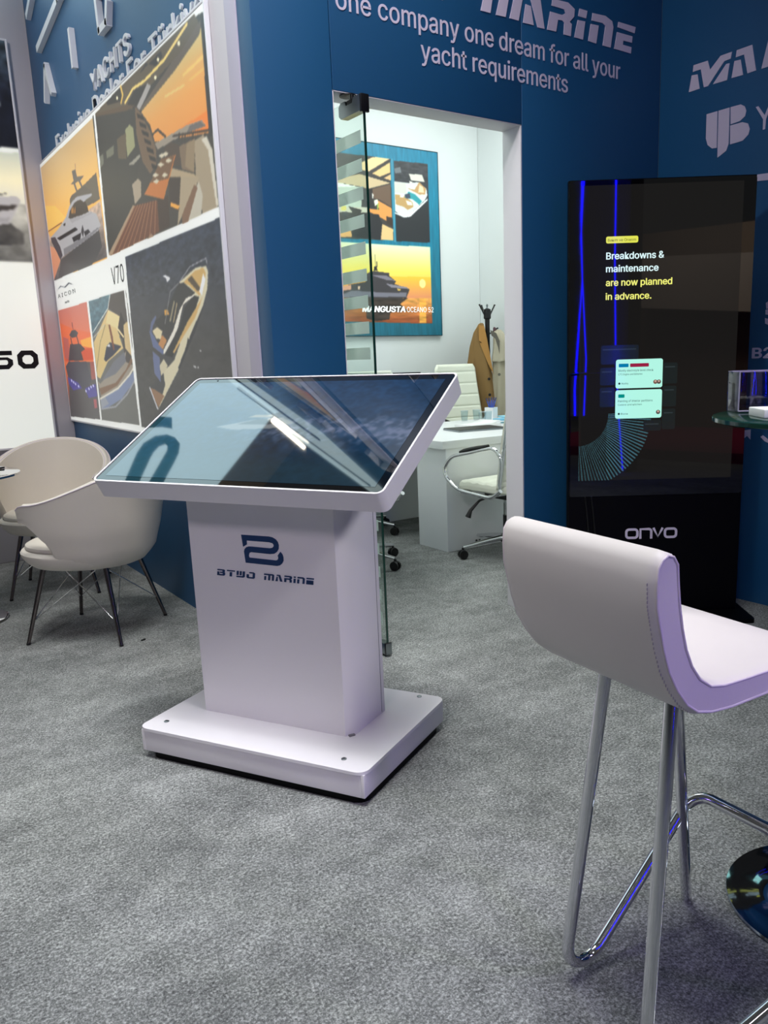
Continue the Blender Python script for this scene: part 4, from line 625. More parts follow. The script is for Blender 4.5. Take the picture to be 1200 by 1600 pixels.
# ================================================================== BAR STOOL
st = thing('bar_stool', 'white padded bar stool with low curved back and chrome tube legs, seen from behind', 'stool', (.98, .735, 0), R(-4))
inner = [(0, .930), (.004, .90), (.012, .86), (.022, .825), (.036, .795), (.055, .770), (.080, .753), (.11, .747), (.16, .7455), (.24, .745), (.33, .745), (.385, .742), (.405, .732)]
outer_ = [(-.0565, .935), (-.055, .90), (-.048, .87), (-.038, .83), (-.024, .79), (-.004, .755), (.020, .725), (.046, .706), (.080, .697), (.13, .693), (.20, .694), (.33, .698), (.385, .700), (.408, .712)]
topc = [(-.054, .962), (-.045, .976), (-.030, .983), (-.014, .978), (-.003, .962)]
prof = outer_[::-1]+topc+inner
def stool_shell(w, inset=0, pf=prof):
    b2 = B(); n_ = len(pf); rows = []
    for y in (0, .006, .02, w-.02, w-.006, w): rows.append(y)
    ar = sum(pf[i][0]*pf[(i+1) % n_][1]-pf[(i+1) % n_][0]*pf[i][1] for i in range(n_)); sg = 1 if ar > 0 else -1; vs = []
    for ri, y in enumerate(rows):
        for i, p in enumerate(pf):
            a = Vector(pf[i-1]); c_ = Vector(pf[(i+1) % n_]); t_ = (c_-a).normalized(); nn = Vector((t_.y, -t_.x))*sg; k = (-.006, -.0015, 0)[min(ri, 5-ri)]
            k += .0010*math.sin(37*y+i*1.3)*(1 if 0 < ri < 5 else 0)
            vs.append((p[0]+nn.x*k, y, p[1]+nn.y*k))
    fs = [(r*n_+i, r*n_+(i+1) % n_, (r+1)*n_+(i+1) % n_, (r+1)*n_+i) for r in range(5) for i in range(n_)]
    b2.add(vs, fs, True)
    m_ = len(inner)
    return b2, vs, n_
W_ = .372
b2, vs, n_ = stool_shell(W_)
for base_, s_ in ((0, 1), (5*n_, -1)):
    rim = vs[base_:base_+n_]
    # side cap: strip between outer and inner profile
    tb_ = bmesh.new(); vv = [tb_.verts.new((p[0], p[2], 0)) for p in rim]; ff = tb_.faces.new(vv); bmesh.ops.triangulate(tb_, faces=[ff]); tb_.verts.index_update()
    b2.add(rim, [tuple(v.index for v in f_.verts) for f_ in tb_.faces]); tb_.free()
b2.obj('padded_shell', M_STOOL, st)
for yy_ in (0, 5):
    b2 = B(); b2.tube([Vector(v) for v in vs[yy_*n_:(yy_+1)*n_]], .0022, 8, closed=True); b2.obj('piping', M_PIPE, st)
b2 = B()
for k in range(52):
    t_ = k/51; i = t_*(len(outer_[:11])-1); a = outer_[int(i)]; c_ = outer_[min(int(i)+1, 12)]; f_ = i-int(i)
    b2.box((a[0]*(1-f_)+c_[0]*f_-.0004, .014, a[1]*(1-f_)+c_[1]*f_), (.0014, .0014, .0042))
b2.obj('stitching', mat('stitch_thread', (190, 178, 184), .8), st)['kind'] = 'stuff'
def wl_(p): # world -> stool local
    v = Matrix.Rotation(R(4), 3, 'Z') @ (Vector(p)-Vector((.98, .735, 0))); return v
r_ = .0125
ft = .0125
Tf, Tn = Vector((1.10, .985, .70)), Vector((1.06, .805, .70)); Ff, Fn = Vector((1.066, 1.030, .0205)), Vector((.99, .752, .0205))
Gf, Gn = Vector((1.425, 1.015, .305)), Vector((1.41, .565, .305))
def foot_vertex(T, F, G, r): # corner point whose rounded tip of radius r rests at F
    u = ((T-F).normalized()+(G-F).normalized()).normalized(); h = (T-F).angle(G-F)/2; return F-u*(r/math.sin(h)-r)
Vf, Vn = foot_vertex(Tf, Ff, Gf, .060), foot_vertex(Tn, Fn, Gn, .060)
path = smoothpath([Tf, Vf, Gf, Gn, Vn, Tn], [.060, .05, .05, .060], 14)
b2 = B(); b2.tube([wl_(p) for p in path], r_, 18); b2.obj('sled_tube', M_CHROME, st)
for a, c_ in (((1.455, 1.045, 0), (1.255, .95, .70)), ((1.47, .56, 0), (1.31, .76, .70))):
    b2 = B(); b2.tube([wl_(Vector(a)+Vector((0, 0, .004))), wl_(c_)], r_, 18); lgo = b2.obj('front_leg', M_CHROME, st)
for a, c_ in (((1.10, .985, .69), (1.255, .95, .69)), ((1.06, .805, .69), (1.31, .76, .69))): b2 = B(); b2.tube([wl_(a), wl_(c_)], .010, 10); b2.obj('seat_bracket', M_CHROME, st)

# ================================================================== BAR TABLE
bt = thing('bar_table', 'round glass bar table on a flared chrome base at the right edge', 'table', (1.70, .83, 0))
b2 = B(); b2.lathe([(0, 1.120), (.302, 1.120), (.302, 1.130), (0, 1.130)], 96); b2.obj('glass_top', M_TGLASS, bt)
b2 = B(); b2.lathe([(.3015, 1.1195), (.3045, 1.121), (.3045, 1.129), (.3015, 1.1305)], 96); b2.obj('glass_edge', M_GEDGE, bt)
b2 = B(); b2.lathe([(.228, .0), (.230, .004), (.228, .009), (.205, .013), (.168, .016), (.150, .022), (.125, .030), (.08, .060), (.045, .11), (.036, .16), (.034, .20), (0, .20)], 64); b2.obj('flared_base', mat('blue_chrome', (190, 200, 215), .06, 1), bt)
b2 = B(); b2.lathe([(.034, .19), (.034, 1.10), (.07, 1.112), (.07, 1.119), (0, 1.119)], 40); b2.obj('column', M_CHROME, bt)
# clear acrylic holder
ho = thing('acrylic_holder', 'clear acrylic pocket holder standing on the round glass table', 'holder', (1.695, 1.065, 1.1305), R(-36))
for c_, d_ in (((0, -.035, .045), (.14, .003, .09)), ((0, .035, .045), (.14, .003, .09)), ((-.07, 0, .045), (.003, .07, .09)), ((.07, 0, .045), (.003, .07, .09)), ((-.02, 0, .045), (.003, .066, .088)), ((0, 0, .0025), (.14, .07, .004))):
    B().box(c_, d_, .0008).obj('acrylic_wall', M_ACRYL, ho)
for z in (.0885,):
    b2 = B(); b2.tube([(-.07, -.035, z), (.07, -.035, z), (.07, .035, z), (-.07, .035, z)], .0016, 6, closed=True); b2.obj('polished_rim', mat('polished_edge', (206, 200, 220), .2, trans=.3), ho)
b2 = B(); b2.tube([(-.07, -.035, .003), (.07, -.035, .003)], .002, 6); b2.tube([(-.07, -.035, 0.003), (-.07, -.035, .089)], .0016, 6); b2.obj('polished_edge', MATS['polished_edge'], ho)
bx_ = B().box((0, 0, .009), (.11, .09, .018), .002, 0); bo = bx_.obj('white_box', M_PAPER); bo.location = (1.575, .945, 1.1305); bo.rotation_euler = (0, 0, R(-38)); tag(bo, 'flat white box lying on the round glass table beside the holder', 'box')

# ================================================================== TUB ARMCHAIRS
def lerp(a, b_, t): return a+(b_-a)*t
def sstep(a, b_, x): t = min(1, max(0, (x-a)/(b_-a))); return t*t*(3-2*t)
def make_armchair(label, group=None):
    t = thing('tub_armchair', label, 'armchair', group=group)          # faces local +y
    # wrap-around back and arms : angle th measured from the back (-y)
    def body_r(z): return .236+.060*sstep(.345, .43, z)+.010*sstep(.43, .55, z)
    TH = R(118)
    def top(th): a = abs(th)/TH; return lerp(.845, .672, sstep(.02, .97, a)) - .022*sstep(.95, 1.0, a)
    def bot(th): a = abs(th)/TH; return lerp(.362, .500, sstep(.755, .82, a)) + .095*sstep(.80, .97, a)
    def shell(u, v, off):
        th = (u*2-1)*TH; z0, z1 = bot(th), top(th); z = lerp(z0, z1, v); a = abs(th)/TH
        fl_ = max(0, z-.42)*.22*(1-.45*a); r = body_r(z)+.012*math.cos(2*th)+fl_+off
        ext = 1+.12*sstep(.80, 1, a)
        return (math.sin(th)*r*(1.02-.04*a), -math.cos(th)*r*ext, z)
    NU, NV = 81, 16
    b2 = B(); vs = []
    # closed ring section around thickness
    sec = [(0, v, 0) for v in [j/(NV-1) for j in range(NV)]]+[(0, 1, -.016)]+[(1, v, 0) for v in [j/(NV-1) for j in range(NV)][::-1]]+[(0, 0, -.016)]
    for i in range(NU):
        u = i/(NU-1); a = abs(u*2-1); th_ = .042*(1-sstep(.97, 1, a)*.5)
        for k, (side, v, o_) in enumerate(sec):
            if k == NV: p = Vector(shell(u, 1, -th_/2)); p.z += .012
            elif k == 2*NV+1: p = Vector(shell(u, 0, -th_/2)); p.z -= .008
            else:
                p = Vector(shell(u, v, -th_*side))
                if a > .86: p += Vector((0, 0, .0018*math.sin(v*40+u*9)))
            vs.append(p)
    ns = len(sec)
    fs = [(i*ns+k, i*ns+(k+1) % ns, (i+1)*ns+(k+1) % ns, (i+1)*ns+k) for i in range(NU-1) for k in range(ns)]
    b2.add(vs, fs, True); b2.add(vs[:ns], [tuple(range(ns))]); b2.add(vs[-ns:], [tuple(range(ns))[::-1]])
    b2.obj('back_shell', M_CREAM, t)
    # piping round the top edge
    b2 = B(); b2.tube([Vector(shell(i/60, 1, -.001))+Vector((0, 0, .004)) for i in range(61)], .0032, 6); b2.tube([Vector(shell(i/60, 1, -.033))+Vector((0, 0, .004)) for i in range(61)], .0032, 6); b2.obj('piping', M_PIPE, t)
    # seat tub: rounded-square bowl
    def sq(th, r, p=2.6): c_, s_ = abs(math.cos(th)), abs(math.sin(th)); return r/((c_**p+s_**p)**(1/p))
    def tub(u, v):
        th = u*2*PI; pr = [(.0, .350), (.10, .350), (.20, .352), (.236, .362), (.262, .385), (.278, .41), (.284, .43), (.276, .442), (.262, .446)]
        i = v*(len(pr)-1); a, c_ = pr[int(i)], pr[min(int(i)+1, len(pr)-1)]; f_ = i-int(i); r, z = lerp(a[0], c_[0], f_), lerp(a[1], c_[1], f_)
        q = r*.985*(1+.012*math.cos(2*th)); s_ = max(0, math.sin(th)); q *= 1+.06*s_*abs(math.cos(th))*2; return (q*math.cos(th), q*math.sin(th)*(1+.08*s_), z)
    b2 = B(); b2.grid(tub, 56, 22, closed_u=True); b2.obj('seat_tub', M_CREAM, t)
    def cus(u, v):
        th = u*2*PI; pr = [(.266, .438), (.272, .452), (.268, .464), (.250, .474), (.20, .478), (.10, .479), (.0, .479)]
        i = v*(len(pr)-1); a, c_ = pr[int(i)], pr[min(int(i)+1, len(pr)-1)]; f_ = i-int(i); r, z = lerp(a[0], c_[0], f_), lerp(a[1], c_[1], f_)
        q = r*.95; s_ = max(0, math.sin(th)); q *= 1+.06*s_*abs(math.cos(th))*2; return (q*math.cos(th), q*math.sin(th)*(1+.08*s_), z)
    b2 = B(); b2.grid(cus, 56, 16, closed_u=True); b2.obj('seat_cushion', M_CREAM, t)
    feet = [(.232, .232), (-.232, .232), (-.232, -.232), (.232, -.232)]; tops = [(.155, .155), (-.155, .155), (-.155, -.155), (.155, -.155)]
    for (fx, fy), (tx, ty) in zip(feet, tops):
        b2 = B(); b2.tube([(fx, fy, .006), (tx, ty, .358)], [.0085, .0125], 16); lg_ = b2.obj('leg', M_DCHROME, t)
        b2 = B(); b2.lathe([(.010, 0), (.010, .010), (0, .010)], 14, (fx, fy, .0)); b2.obj('foot_cap', M_BLACK, lg_)
    for i in range(4):
        j = (i+1) % 4
        for (a, c_) in ((i, j), (j, i)):
            p = (lerp(feet[a][0], tops[a][0], .28), lerp(feet[a][1], tops[a][1], .28), .105); q = (lerp(feet[c_][0], tops[c_][0], .93)*.62, lerp(feet[c_][1], tops[c_][1], .93)*.62+0, .352)
            b2 = B(); b2.tube([p, q], .0028, 8); b2.obj('brace_wire', M_CHROME, t)
    return t
ac = make_armchair('cream tub armchair with its back to the touch stand, nearest the camera')
ac.location = (.905, 4.115, 0); ac.rotation_euler.z = R(137-90)
ac2 = copy_tree(ac); ac2['label'] = 'cream tub armchair facing the camera, pushed in behind the nearer one'; ac2.location = (.95, 5.12, 0); ac2.rotation_euler.z = R(-112-90)

# left cafe table with what lies on it
tb1 = thing('cafe_table', 'low round glass table cut off by the left edge of the frame', 'table', (.355, 4.73, 0))
b2 = B(); b2.lathe([(0, .752), (.375, .752), (.378, .757), (.375, .762), (0, .762)], 72); b2.obj('glass_top', mat('dark_glass_top', (30, 34, 36), .06), tb1)
b2 = B(); b2.lathe([(.376, .750), (.382, .752), (.382, .762), (.376, .764)], 72); b2.obj('metal_rim', M_CHROME, tb1)
b2 = B(); b2.lathe([(.235, 0), (.238, .004), (.225, .010), (.15, .014), (.05, .03), (.032, .06), (.03, .74), (.08, .751), (0, .751)], 56); b2.obj('pedestal', M_CHROME, tb1)
b2 = B(); b2.prism(rrect(-.14, -.10, .14, .10, .01), 0, .008); tbo = b2.obj('notebook', M_BLACK); tbo.location = (.52, 4.86, .7645); tbo.rotation_euler = (0, 0, R(20)); tag(tbo, 'thin dark notebook on the low table at the left edge', 'notebook')
b2 = B(); b2.prism([(-.135, -.095), (.135, -.095), (.135, .095), (-.135, .095)], 0, .001); pb_ = b2.obj('sheet', M_PAPER, tbo); pb_.location = (0, 0, .0085)

# ================================================================== GLASS DOOR
dr = root_struct('door_1')
GX, GY0, GY1 = 1.795, 2.862, 3.80
B().box((GX, (GY0+GY1)/2, 1.135), (.008, GY1-GY0-.004, 2.24)).obj('glass_pane', M_GLASS, dr)
B().box((GX, GY0+.0015, 1.135), (.010, .003, 2.24)).obj('glass_edge', M_GEDGE, dr)
for k in range(20):
    z = 2.139-.1026*k
    B().box((GX+.0048, 3.32, z-.024), (.0012, .83, .048)).obj('frosted_strip', M_FROST, dr)
hwb = B(); hwb.prism([(-.008, 0), (.15, 0), (.165, .012), (.165, .045), (.15, .058), (.118, .058), (.110, .040), (.062, .040), (.054, .058), (-.008, .058)], -.016, .016, frame((GX, GY0, 2.196), (0, 1, 0), (0, 0, 1), (1, 0, 0)))
pf_ = hwb.obj('patch_fitting', M_STEEL, dr)
B().box((GX, GY0-.002, 2.222), (.036, .012, .062), .001).obj('fitting_cap', M_BLACK, dr)
for y in (.035, .135):
    b2 = B(); b2.tube([(GX+.016, GY0+y, 2.222), (GX+.0185, GY0+y, 2.222)], .006, 12); b2.obj('fitting_screw', M_BLACK, dr)
b2 = B(); b2.tube([(GX, GY0+.085, 2.236), (GX, GY0+.085, 2.272)], .008, 12); b2.box((GX, GY0+.085, 2.246), (.022, .045, .016), .001); b2.lathe([(.034, 0), (.034, .004), (.012, .010), (0, .010)][::-1], 20, (GX, GY0+.115, 2.272)); b2.obj('pivot', M_BLACK, dr)
B().box((GX, GY0+.045, .035), (.030, .11, .05), .002).obj('floor_fitting', M_STEEL, dr); B().box((GX, GY0-.002, .035), (.032, .012, .055), .001).obj('fitting_cap', M_BLACK, dr)
# closer plate
# ================================================================== OFFICE TABLE AND WHAT IS ON IT
tbx = thing('meeting_table', 'white meeting table with a thick top seen through the doorway', 'table', (3.95, 4.9, 0))
def tb_box(c_, d_, name, bev=.0015): b2 = B(); b2.box((c_[0]-3.95, c_[1]-4.9, c_[2]), d_, bev); return b2.obj(name, M_TABLE, tbx)
tb_box((4.035, 4.865, .715), (1.83, 1.31, .05), 'table_top')
tb_box((3.40, 4.39, .345), (.49, .33, .69), 'leg_box'); tb_box((4.60, 4.39, .345), (.49, .33, .69), 'leg_box'); tb_box((4.0, 5.40, .345), (1.7, .04, .69), 'modesty_panel')
Z = .7405
def glassware(x, y, h=.085, r=.032, label='', grp=None):
    b2 = B(); b2.lathe([(r*.78, 0), (r*.8, .002), (r, h), (r-.002, h), (r*.76, .008), (0, .008)], 28); o = b2.obj('water_glass', M_TUMBLER); o.location = (x, y, Z); b3 = B(); b3.tube([(r*math.cos(k*PI/14), r*math.sin(k*PI/14), h) for k in range(28)], .0012, 5, closed=True); rr_ = b3.obj('rim', mat('glass_rim', (220, 230, 234), .1, trans=.2), o)
    return tag(o, label, 'glass', grp)

for x, y, lb in ((4.27, 5.44, 'empty water glass on the meeting table, leftmost by the high chair back'), (4.40, 5.44, 'empty water glass on the meeting table, second from the left'), (4.26, 5.19, 'empty water glass on the meeting table in front of the others'), (4.33, 5.20, 'empty water glass on the meeting table nearest the pen cup'), (4.84, 5.46, 'empty water glass at the far right of the meeting table beside the door jamb')):
    glassware(x, y, label=lb, grp='water glasses on the meeting table')
cp = thing('pen_cup', 'white card cup full of blue pens on the meeting table', 'cup', (4.53, 5.40, Z), R(20))
for c_, d_ in (((0, -.04, .05), (.08, .002, .10)), ((0, .04, .05), (.08, .002, .10)), ((-.04, 0, .05), (.002, .08, .10)), ((.04, 0, .05), (.002, .08, .10)), ((0, 0, .001), (.08, .08, .002))): B().box(c_, d_).obj('cup_side', M_PAPER, cp)
M_PEN = mat('blue_pen', (26, 84, 190), .3)
for i, (dx, dy, tx, ty) in enumerate(((-.028, 0, -.055, .0), (-.005, .01, .006, .02), (.01, -.02, .03, -.01), (.022, .005, .05, .01), (.016, .025, .058, .03), (-.015, -.02, -.04, -.01))):
    L_ = math.hypot(tx, ty); ux, uy = tx/max(abs(tx), abs(ty)), ty/max(abs(tx), abs(ty)); am_ = (.031, .008, .018, .030, .030, .024)[i]; ox_, oy_ = (dx*.3, dy*.3) if i in (1, 2) else (0, 0); P_ = lambda z_: (ox_+ux*am_*(-1+2*z_/.1), oy_+uy*am_*(-1+2*z_/.1), z_)
    b2 = B(); b2.tube([P_(.004), P_(.155)], .0042, 8); pn = b2.obj('pen', M_PEN); pn.location = (4.53, 5.40, Z); pn.rotation_euler = (0, 0, R(20))
    b2 = B(); b2.tube([P_(.155), P_(.178)], .0046, 8); b2.obj('pen_cap', mat('pen_cap_dark', (24, 50, 110), .3), pn)
    tag(pn, ('blue pen leaning far left in the white pen cup', 'blue pen standing in the middle of the white pen cup', 'blue pen near the front right of the white pen cup', 'blue pen leaning right in the white pen cup', 'blue pen at the back right of the white pen cup', 'blue pen low at the front left of the white pen cup')[i], 'pen', 'blue pens in the white cup')
# papers and folders
random.seed(4)
for k in range(6):
    b2 = B(); w_, h_ = .21, .297; n_ = 8; vs = []; lift = .02
    for i in range(n_+1):
        for j in (0, 1):
            t_ = i/n_; vs.append((-h_/2+h_*t_, -w_/2+w_*j, .0032*k+(lift*(max(0, t_-.55)/.45)**2 if k == 5 else 0)))
    fs = [(2*i, 2*i+2, 2*i+3, 2*i+1) for i in range(n_)]; b2.add(vs, fs, True)
    o = b2.obj('paper_sheaf', M_PAPER); solid(o, .0028, 1); o.location = (3.98+.010*k, 4.90+.014*k, Z+.0005); o.rotation_euler = (0, 0, R(12+random.uniform(-14, 14)))
    tag(o, ('bottom white paper sheaf of the untidy pile on the meeting table', 'second white paper sheaf from the bottom of the table pile', 'third white paper sheaf from the bottom of the table pile', 'third white paper sheaf from the top of the table pile', 'second white paper sheaf from the top of the table pile', 'top white paper sheaf of the untidy pile on the meeting table')[k], 'paper', 'loose paper sheaves on the meeting table')
b2 = B(); b2.prism(rrect(-.20, -.13, .20, .13, .01), 0, .012); o = b2.obj('dark_folder', M_STEEL); o.location = (3.80, 4.72, Z); o.rotation_euler = (0, 0, R(-10)); tag(o, 'thin closed grey laptop-like folder at the front of the meeting table', 'folder')
b2 = B(); b2.prism(rrect(-.198, -.128, .198, .128, .01), 0, .003); q = b2.obj('dark_lid', M_BLACK, o); q.location = (0, 0, -.0002+.0122)
for i, (x, y, c_, s_, lb) in enumerate(((4.62, 5.22, (120, 186, 216), (.15, .10, .012), 'light blue folder on the meeting table in front of the pen cup'), (4.72, 5.30, (150, 206, 226), (.14, .10, .010), 'pale blue booklet at the right end of the meeting table'), (4.36, 4.98, (90, 140, 150), (.07, .04, .008), 'small grey-blue phone lying on the meeting table'))):
    b2 = B(); b2.prism(rrect(-s_[0], -s_[1], s_[0], s_[1], .006), 0, s_[2]); o = b2.obj(('folder', 'booklet', 'phone')[i], mat('desk_item%d' % i, c_, .5)); o.location = (x, y, Z+(.0001 if i != 1 else .0125)); o.rotation_euler = (0, 0, R((8, -12, 20)[i])); tag(o, lb, ('folder', 'booklet', 'phone')[i])
    b2 = B(); b2.prism(rrect(-s_[0]+.01, -s_[1]+.01, s_[0]-.01, s_[1]-.01, .004), s_[2], s_[2]+.001); b2.obj('cover_panel', mat('desk_item_top%d' % i, tuple(min(255, v+18) for v in c_), .5), o)

# ================================================================== OFFICE CHAIRS (face local +y)
def make_office_chair(label, group):
    t = thing('office_chair', label, 'chair', group=group)
    for k in range(5):
        a = 2*PI*k/5+R(90); c_, s_ = math.cos(a), math.sin(a)
        b2 = B(); b2.tube([(c_*.03, s_*.03, .115), (c_*.16, s_*.16, .100), (c_*.315, s_*.315, .076)], [.021, .017, .011], 12); ar = b2.obj('base_arm', M_CHROME, t)
        b2 = B(); cx, cy = c_*.315, s_*.315
        for sd in (-.013, .013):
            px_, py_ = -s_*sd, c_*sd; b2.tube([(cx+px_*1.6, cy+py_*1.6, .030), (cx+px_*.5, cy+py_*.5, .030)], .029, 18)
        b2.tube([(cx, cy, .03), (cx, cy, .074)], .008, 8); b2.box((cx, cy, .046), (.03, .03, .03), .008, a); b2.obj('caster', M_BLACK, ar)
    b2 = B(); b2.lathe([(0, .085), (.045, .085), (.05, .10), (.045, .13), (.028, .14), (.028, .26), (.0, .26)], 28); b2.obj('hub', M_BLACK, t)
    b2 = B(); b2.tube([(0, 0, .25), (0, 0, .39)], .016, 16); b2.obj('gas_lift', M_CHROME, t)
    b2 = B(); b2.box((0, .01, .395), (.17, .24, .045), .012); b2.tube([(-.08, .06, .39), (-.15, .10, .36), (-.20, .13, .30), (-.215, .14, .255)], [.008, .008, .012, .02], 8); b2.obj('tilt_mechanism', M_BLACK, t)
    # seat with stitched channels
    def seat(u, v):
        th = u*2*PI; c_, s_ = math.cos(th), math.sin(th); p = 5.; q = 1/((abs(c_)**p+abs(s_)**p)**(1/p)); pr = [(0, -.035), (.9, -.035), (.985, -.022), (1, 0), (.985, .022), (.93, .034), (.0, .036)]
        i = v*(len(pr)-1); a, b__ = pr[int(i)], pr[min(int(i)+1, len(pr)-1)]; f_ = i-int(i); r, z = lerp(a[0], b__[0], f_), lerp(a[1], b__[1], f_)
        x, y = c_*q*r*.245, s_*q*r*.25; return (x, y+.01, .468+z-.05*max(0, (y-.12))/.13*.5+(.004*math.cos(y*2*PI/.085) if z > .02 else 0))
    b2 = B(); b2.grid(seat, 64, 40, closed_u=True); b2.obj('seat', M_IVORY, t)
    # back
    def backc(s_): # s 0..1 up: y, z
        return (-.235-.03*math.sin(s_*PI*.9)-.10*s_**1.6+.03, .47+.735*s_)
    def bpt(u, v, front):
        y, z = backc(v); w_ = lerp(.250, .222, sstep(.35, 1, v))*(1-.10*sstep(.9, 1, v)**3); x = (u*2-1)*w_; e = min(1, (1-abs(u*2-1))*9); ev = min(1, min(v, 1-v)*26); th_ = .024*math.sqrt(max(0, 1-(1-e)**2))*math.sqrt(max(0, 1-(1-ev)**2))
        rib = -.006*math.exp(-((((v*7.2) % 1)-.5)/.07)**2) if .05 < v < .97 else 0
        return (x, y+.035*(abs(u*2-1)**2)+(th_+rib*(th_/.024) if front else -th_-rib*(th_/.024)), z)
    b2 = B(); b2.grid(lambda u, v: bpt(u, v, True), 25, 110); b2.grid(lambda u, v: bpt(u, v, False), 25, 110, flip=True); b2.obj('backrest', M_IVORY, t)
    for sx in (-1, 1):
        x = sx*.262
        lp_ = smoothpath([(x, -.215, .50), (x, -.245, .745), (x, .25, .645), (x, .335, .54), (x*.99, .20, .435), (x*.99, -.14, .415), (x, -.225, .47)], [.3, .3, .3, .3, .3], 7)
        b2 = B(); b2.tube(lp_, .0125, 14); am = b2.obj('arm_loop', M_CHROME, t)
        b2 = B(); b2.tube([(x, y, z+.010) for x, y, z in [(x, -.12, .7265), (x, -.02, .7070), (x, .06, .6905), (x, .11, .6805), (x, .15, .670)]], [.010, .014, .015, .014, .009], 12); b2.obj('arm_pad', M_BLACK, am)
        b2 = B(); b2.tube([(sx*.252, backc(v)[0], backc(v)[1]) for v in [i/12*.62 for i in range(13)]], .011, 12); b2.obj('back_rail', M_CHROME, t)
    for y in (.16, -.12):
        b2 = B(); b2.tube([(-.262, y, .425), (.262, y, .425)], .011, 12); b2.obj('cross_tube', M_CHROME, t)
    b2 = B(); b2.tube([(-.252, backc(.36)[0]-.03, backc(.36)[1]), (.252, backc(.36)[0]-.03, backc(.36)[1])], .009, 10); b2.obj('cross_tube', M_CHROME, t)
    return t
oc = make_office_chair('ivory office chair with chrome loop arms pulled up beside the right door jamb', 'ivory office chairs')
oc.location = (3.42, 3.93, 0); oc.rotation_euler.z = R(2)
for x, y, a, lb in ((4.59, 5.72, 176, 'ivory ribbed high-back chair behind the meeting table, in front of the coats'), (2.51, 4.36, -13, 'ivory office chair mostly hidden behind the touch stand and glass door'), (3.03, 5.20, -76, 'ivory office chair beyond the door with only its star base showing')):
    o = copy_tree(oc); o['label'] = lb; o.location = (x, y, 0); o.rotation_euler.z = R(a)
# ================================================================== CABINET BY THE BACK WALL
cb = thing('drawer_cabinet', 'low white drawer cabinet with recessed chrome pulls against the office back wall', 'cabinet', (3.45, 5.95, 0))
b2 = B(); b2.box((0, .02, .035), (1.5, .60, .07)); b2.obj('plinth', mat('cabinet_grey', (150, 154, 154), .5), cb)
b2 = B(); b2.box((0, 0, .60), (1.52, .64, 1.06), .003); b2.obj('body', M_TABLE, cb)
for i in range(3):
    x = -.50+.5*i
    for j, (z, h_) in enumerate(((.225, .27), (.51, .27), (.795, .27), (1.03, .17))):
        b2 = B(); b2.box((x, -.3265, z), (.49, .013, h_), .002); dw = b2.obj('drawer', M_TABLE, cb)
        b2 = B(); b2.prism(rrect(x+.04, z-.028+.0, x+.14, z+.012, .008), 0, .004, frame((0, -.3335, 0), (1, 0, 0), (0, 0, 1), (0, -1, 0))); b2.obj('recessed_pull', M_STEEL, dw)
for x, y, a, s_, m_, lb in ((3.62, 5.98, 6, (.19, .13, .012), M_STEEL, 'grey magazine lying at the bottom of the cabinet-top stack'), (3.63, 5.985, -4, (.18, .12, .012), M_PAPER, 'white magazine in the middle of the cabinet-top stack'), (3.64, 5.98, 9, (.18, .12, .010), M_STEEL, 'grey magazine on top of the cabinet-top stack'), (4.02, 6.0, -3, (.13, .12, .020), M_BLACK, 'black tablet lying on the white cabinet')):
    b2 = B(); b2.prism(rrect(-s_[0], -s_[1], s_[0], s_[1], .008), 0, s_[2]); o = b2.obj('magazine' if m_ != M_BLACK else 'tablet', m_); zt = {0: 1.1305, 1: 1.1431, 2: 1.1557}[0 if ('bottom' in lb or 'tablet' in lb) else 1 if 'middle' in lb else 2]; o.location = (x, y, zt); o.rotation_euler = (0, 0, R(a)); tag(o, lb, 'magazine' if m_ != M_BLACK else 'tablet')
    b2 = B(); b2.prism(rrect(-s_[0]+.012, -s_[1]+.012, s_[0]-.012, s_[1]-.012, .004), s_[2], s_[2]+.0003); b2.obj('cover', mat('cover_'+str(len(lb)), (90, 100, 108) if m_ != M_BLACK else (20, 20, 24), .3), o)
# ================================================================== COAT STAND AND COATS
CX, CY = 5.02, 6.02
cs = thing('coat_stand', 'black coat stand with angled hooks in the office corner', 'coat stand', (CX, CY, 0))
b2 = B(); b2.lathe([(.022, .03), (.022, 1.60), (.034, 1.61), (.034, 1.69), (.012, 1.70), (0, 1.70)], 20); b2.obj('pole', M_BLACK, cs)
b2 = B(); b2.lathe([(.014, 1.70), (.006, 1.71), (.012, 1.728), (0, 1.742)], 14); b2.obj('finial', M_STEEL, cs)
for a, z, L in ((180, 1.62, .09), (0, 1.62, .09), (90, 1.62, .08), (-20, 1.47, .10), (200, 1.46, .07), (120, 1.46, .08)):
    c_, s_ = math.cos(R(a)), math.sin(R(a)); up_ = .11 if z > 1.5 else .05
    b2 = B(); b2.tube([(c_*.02, s_*.02, z), (c_*L, s_*L, z+up_)], .007, 10); b2.lathe([(0, -.008), (.009, -.004), (.009, .004), (0, .008)], 10, (c_*L, s_*L, z+up_)); b2.obj('hook', M_BLACK, cs)
for k in range(4):
    a = PI/4+k*PI/2; b2 = B(); b2.tube([(0, 0, .12), (math.cos(a)*.15, math.sin(a)*.15, .06), (math.cos(a)*.20, math.sin(a)*.20, .012)], .011, 10); b2.obj('foot', M_BLACK, cs)
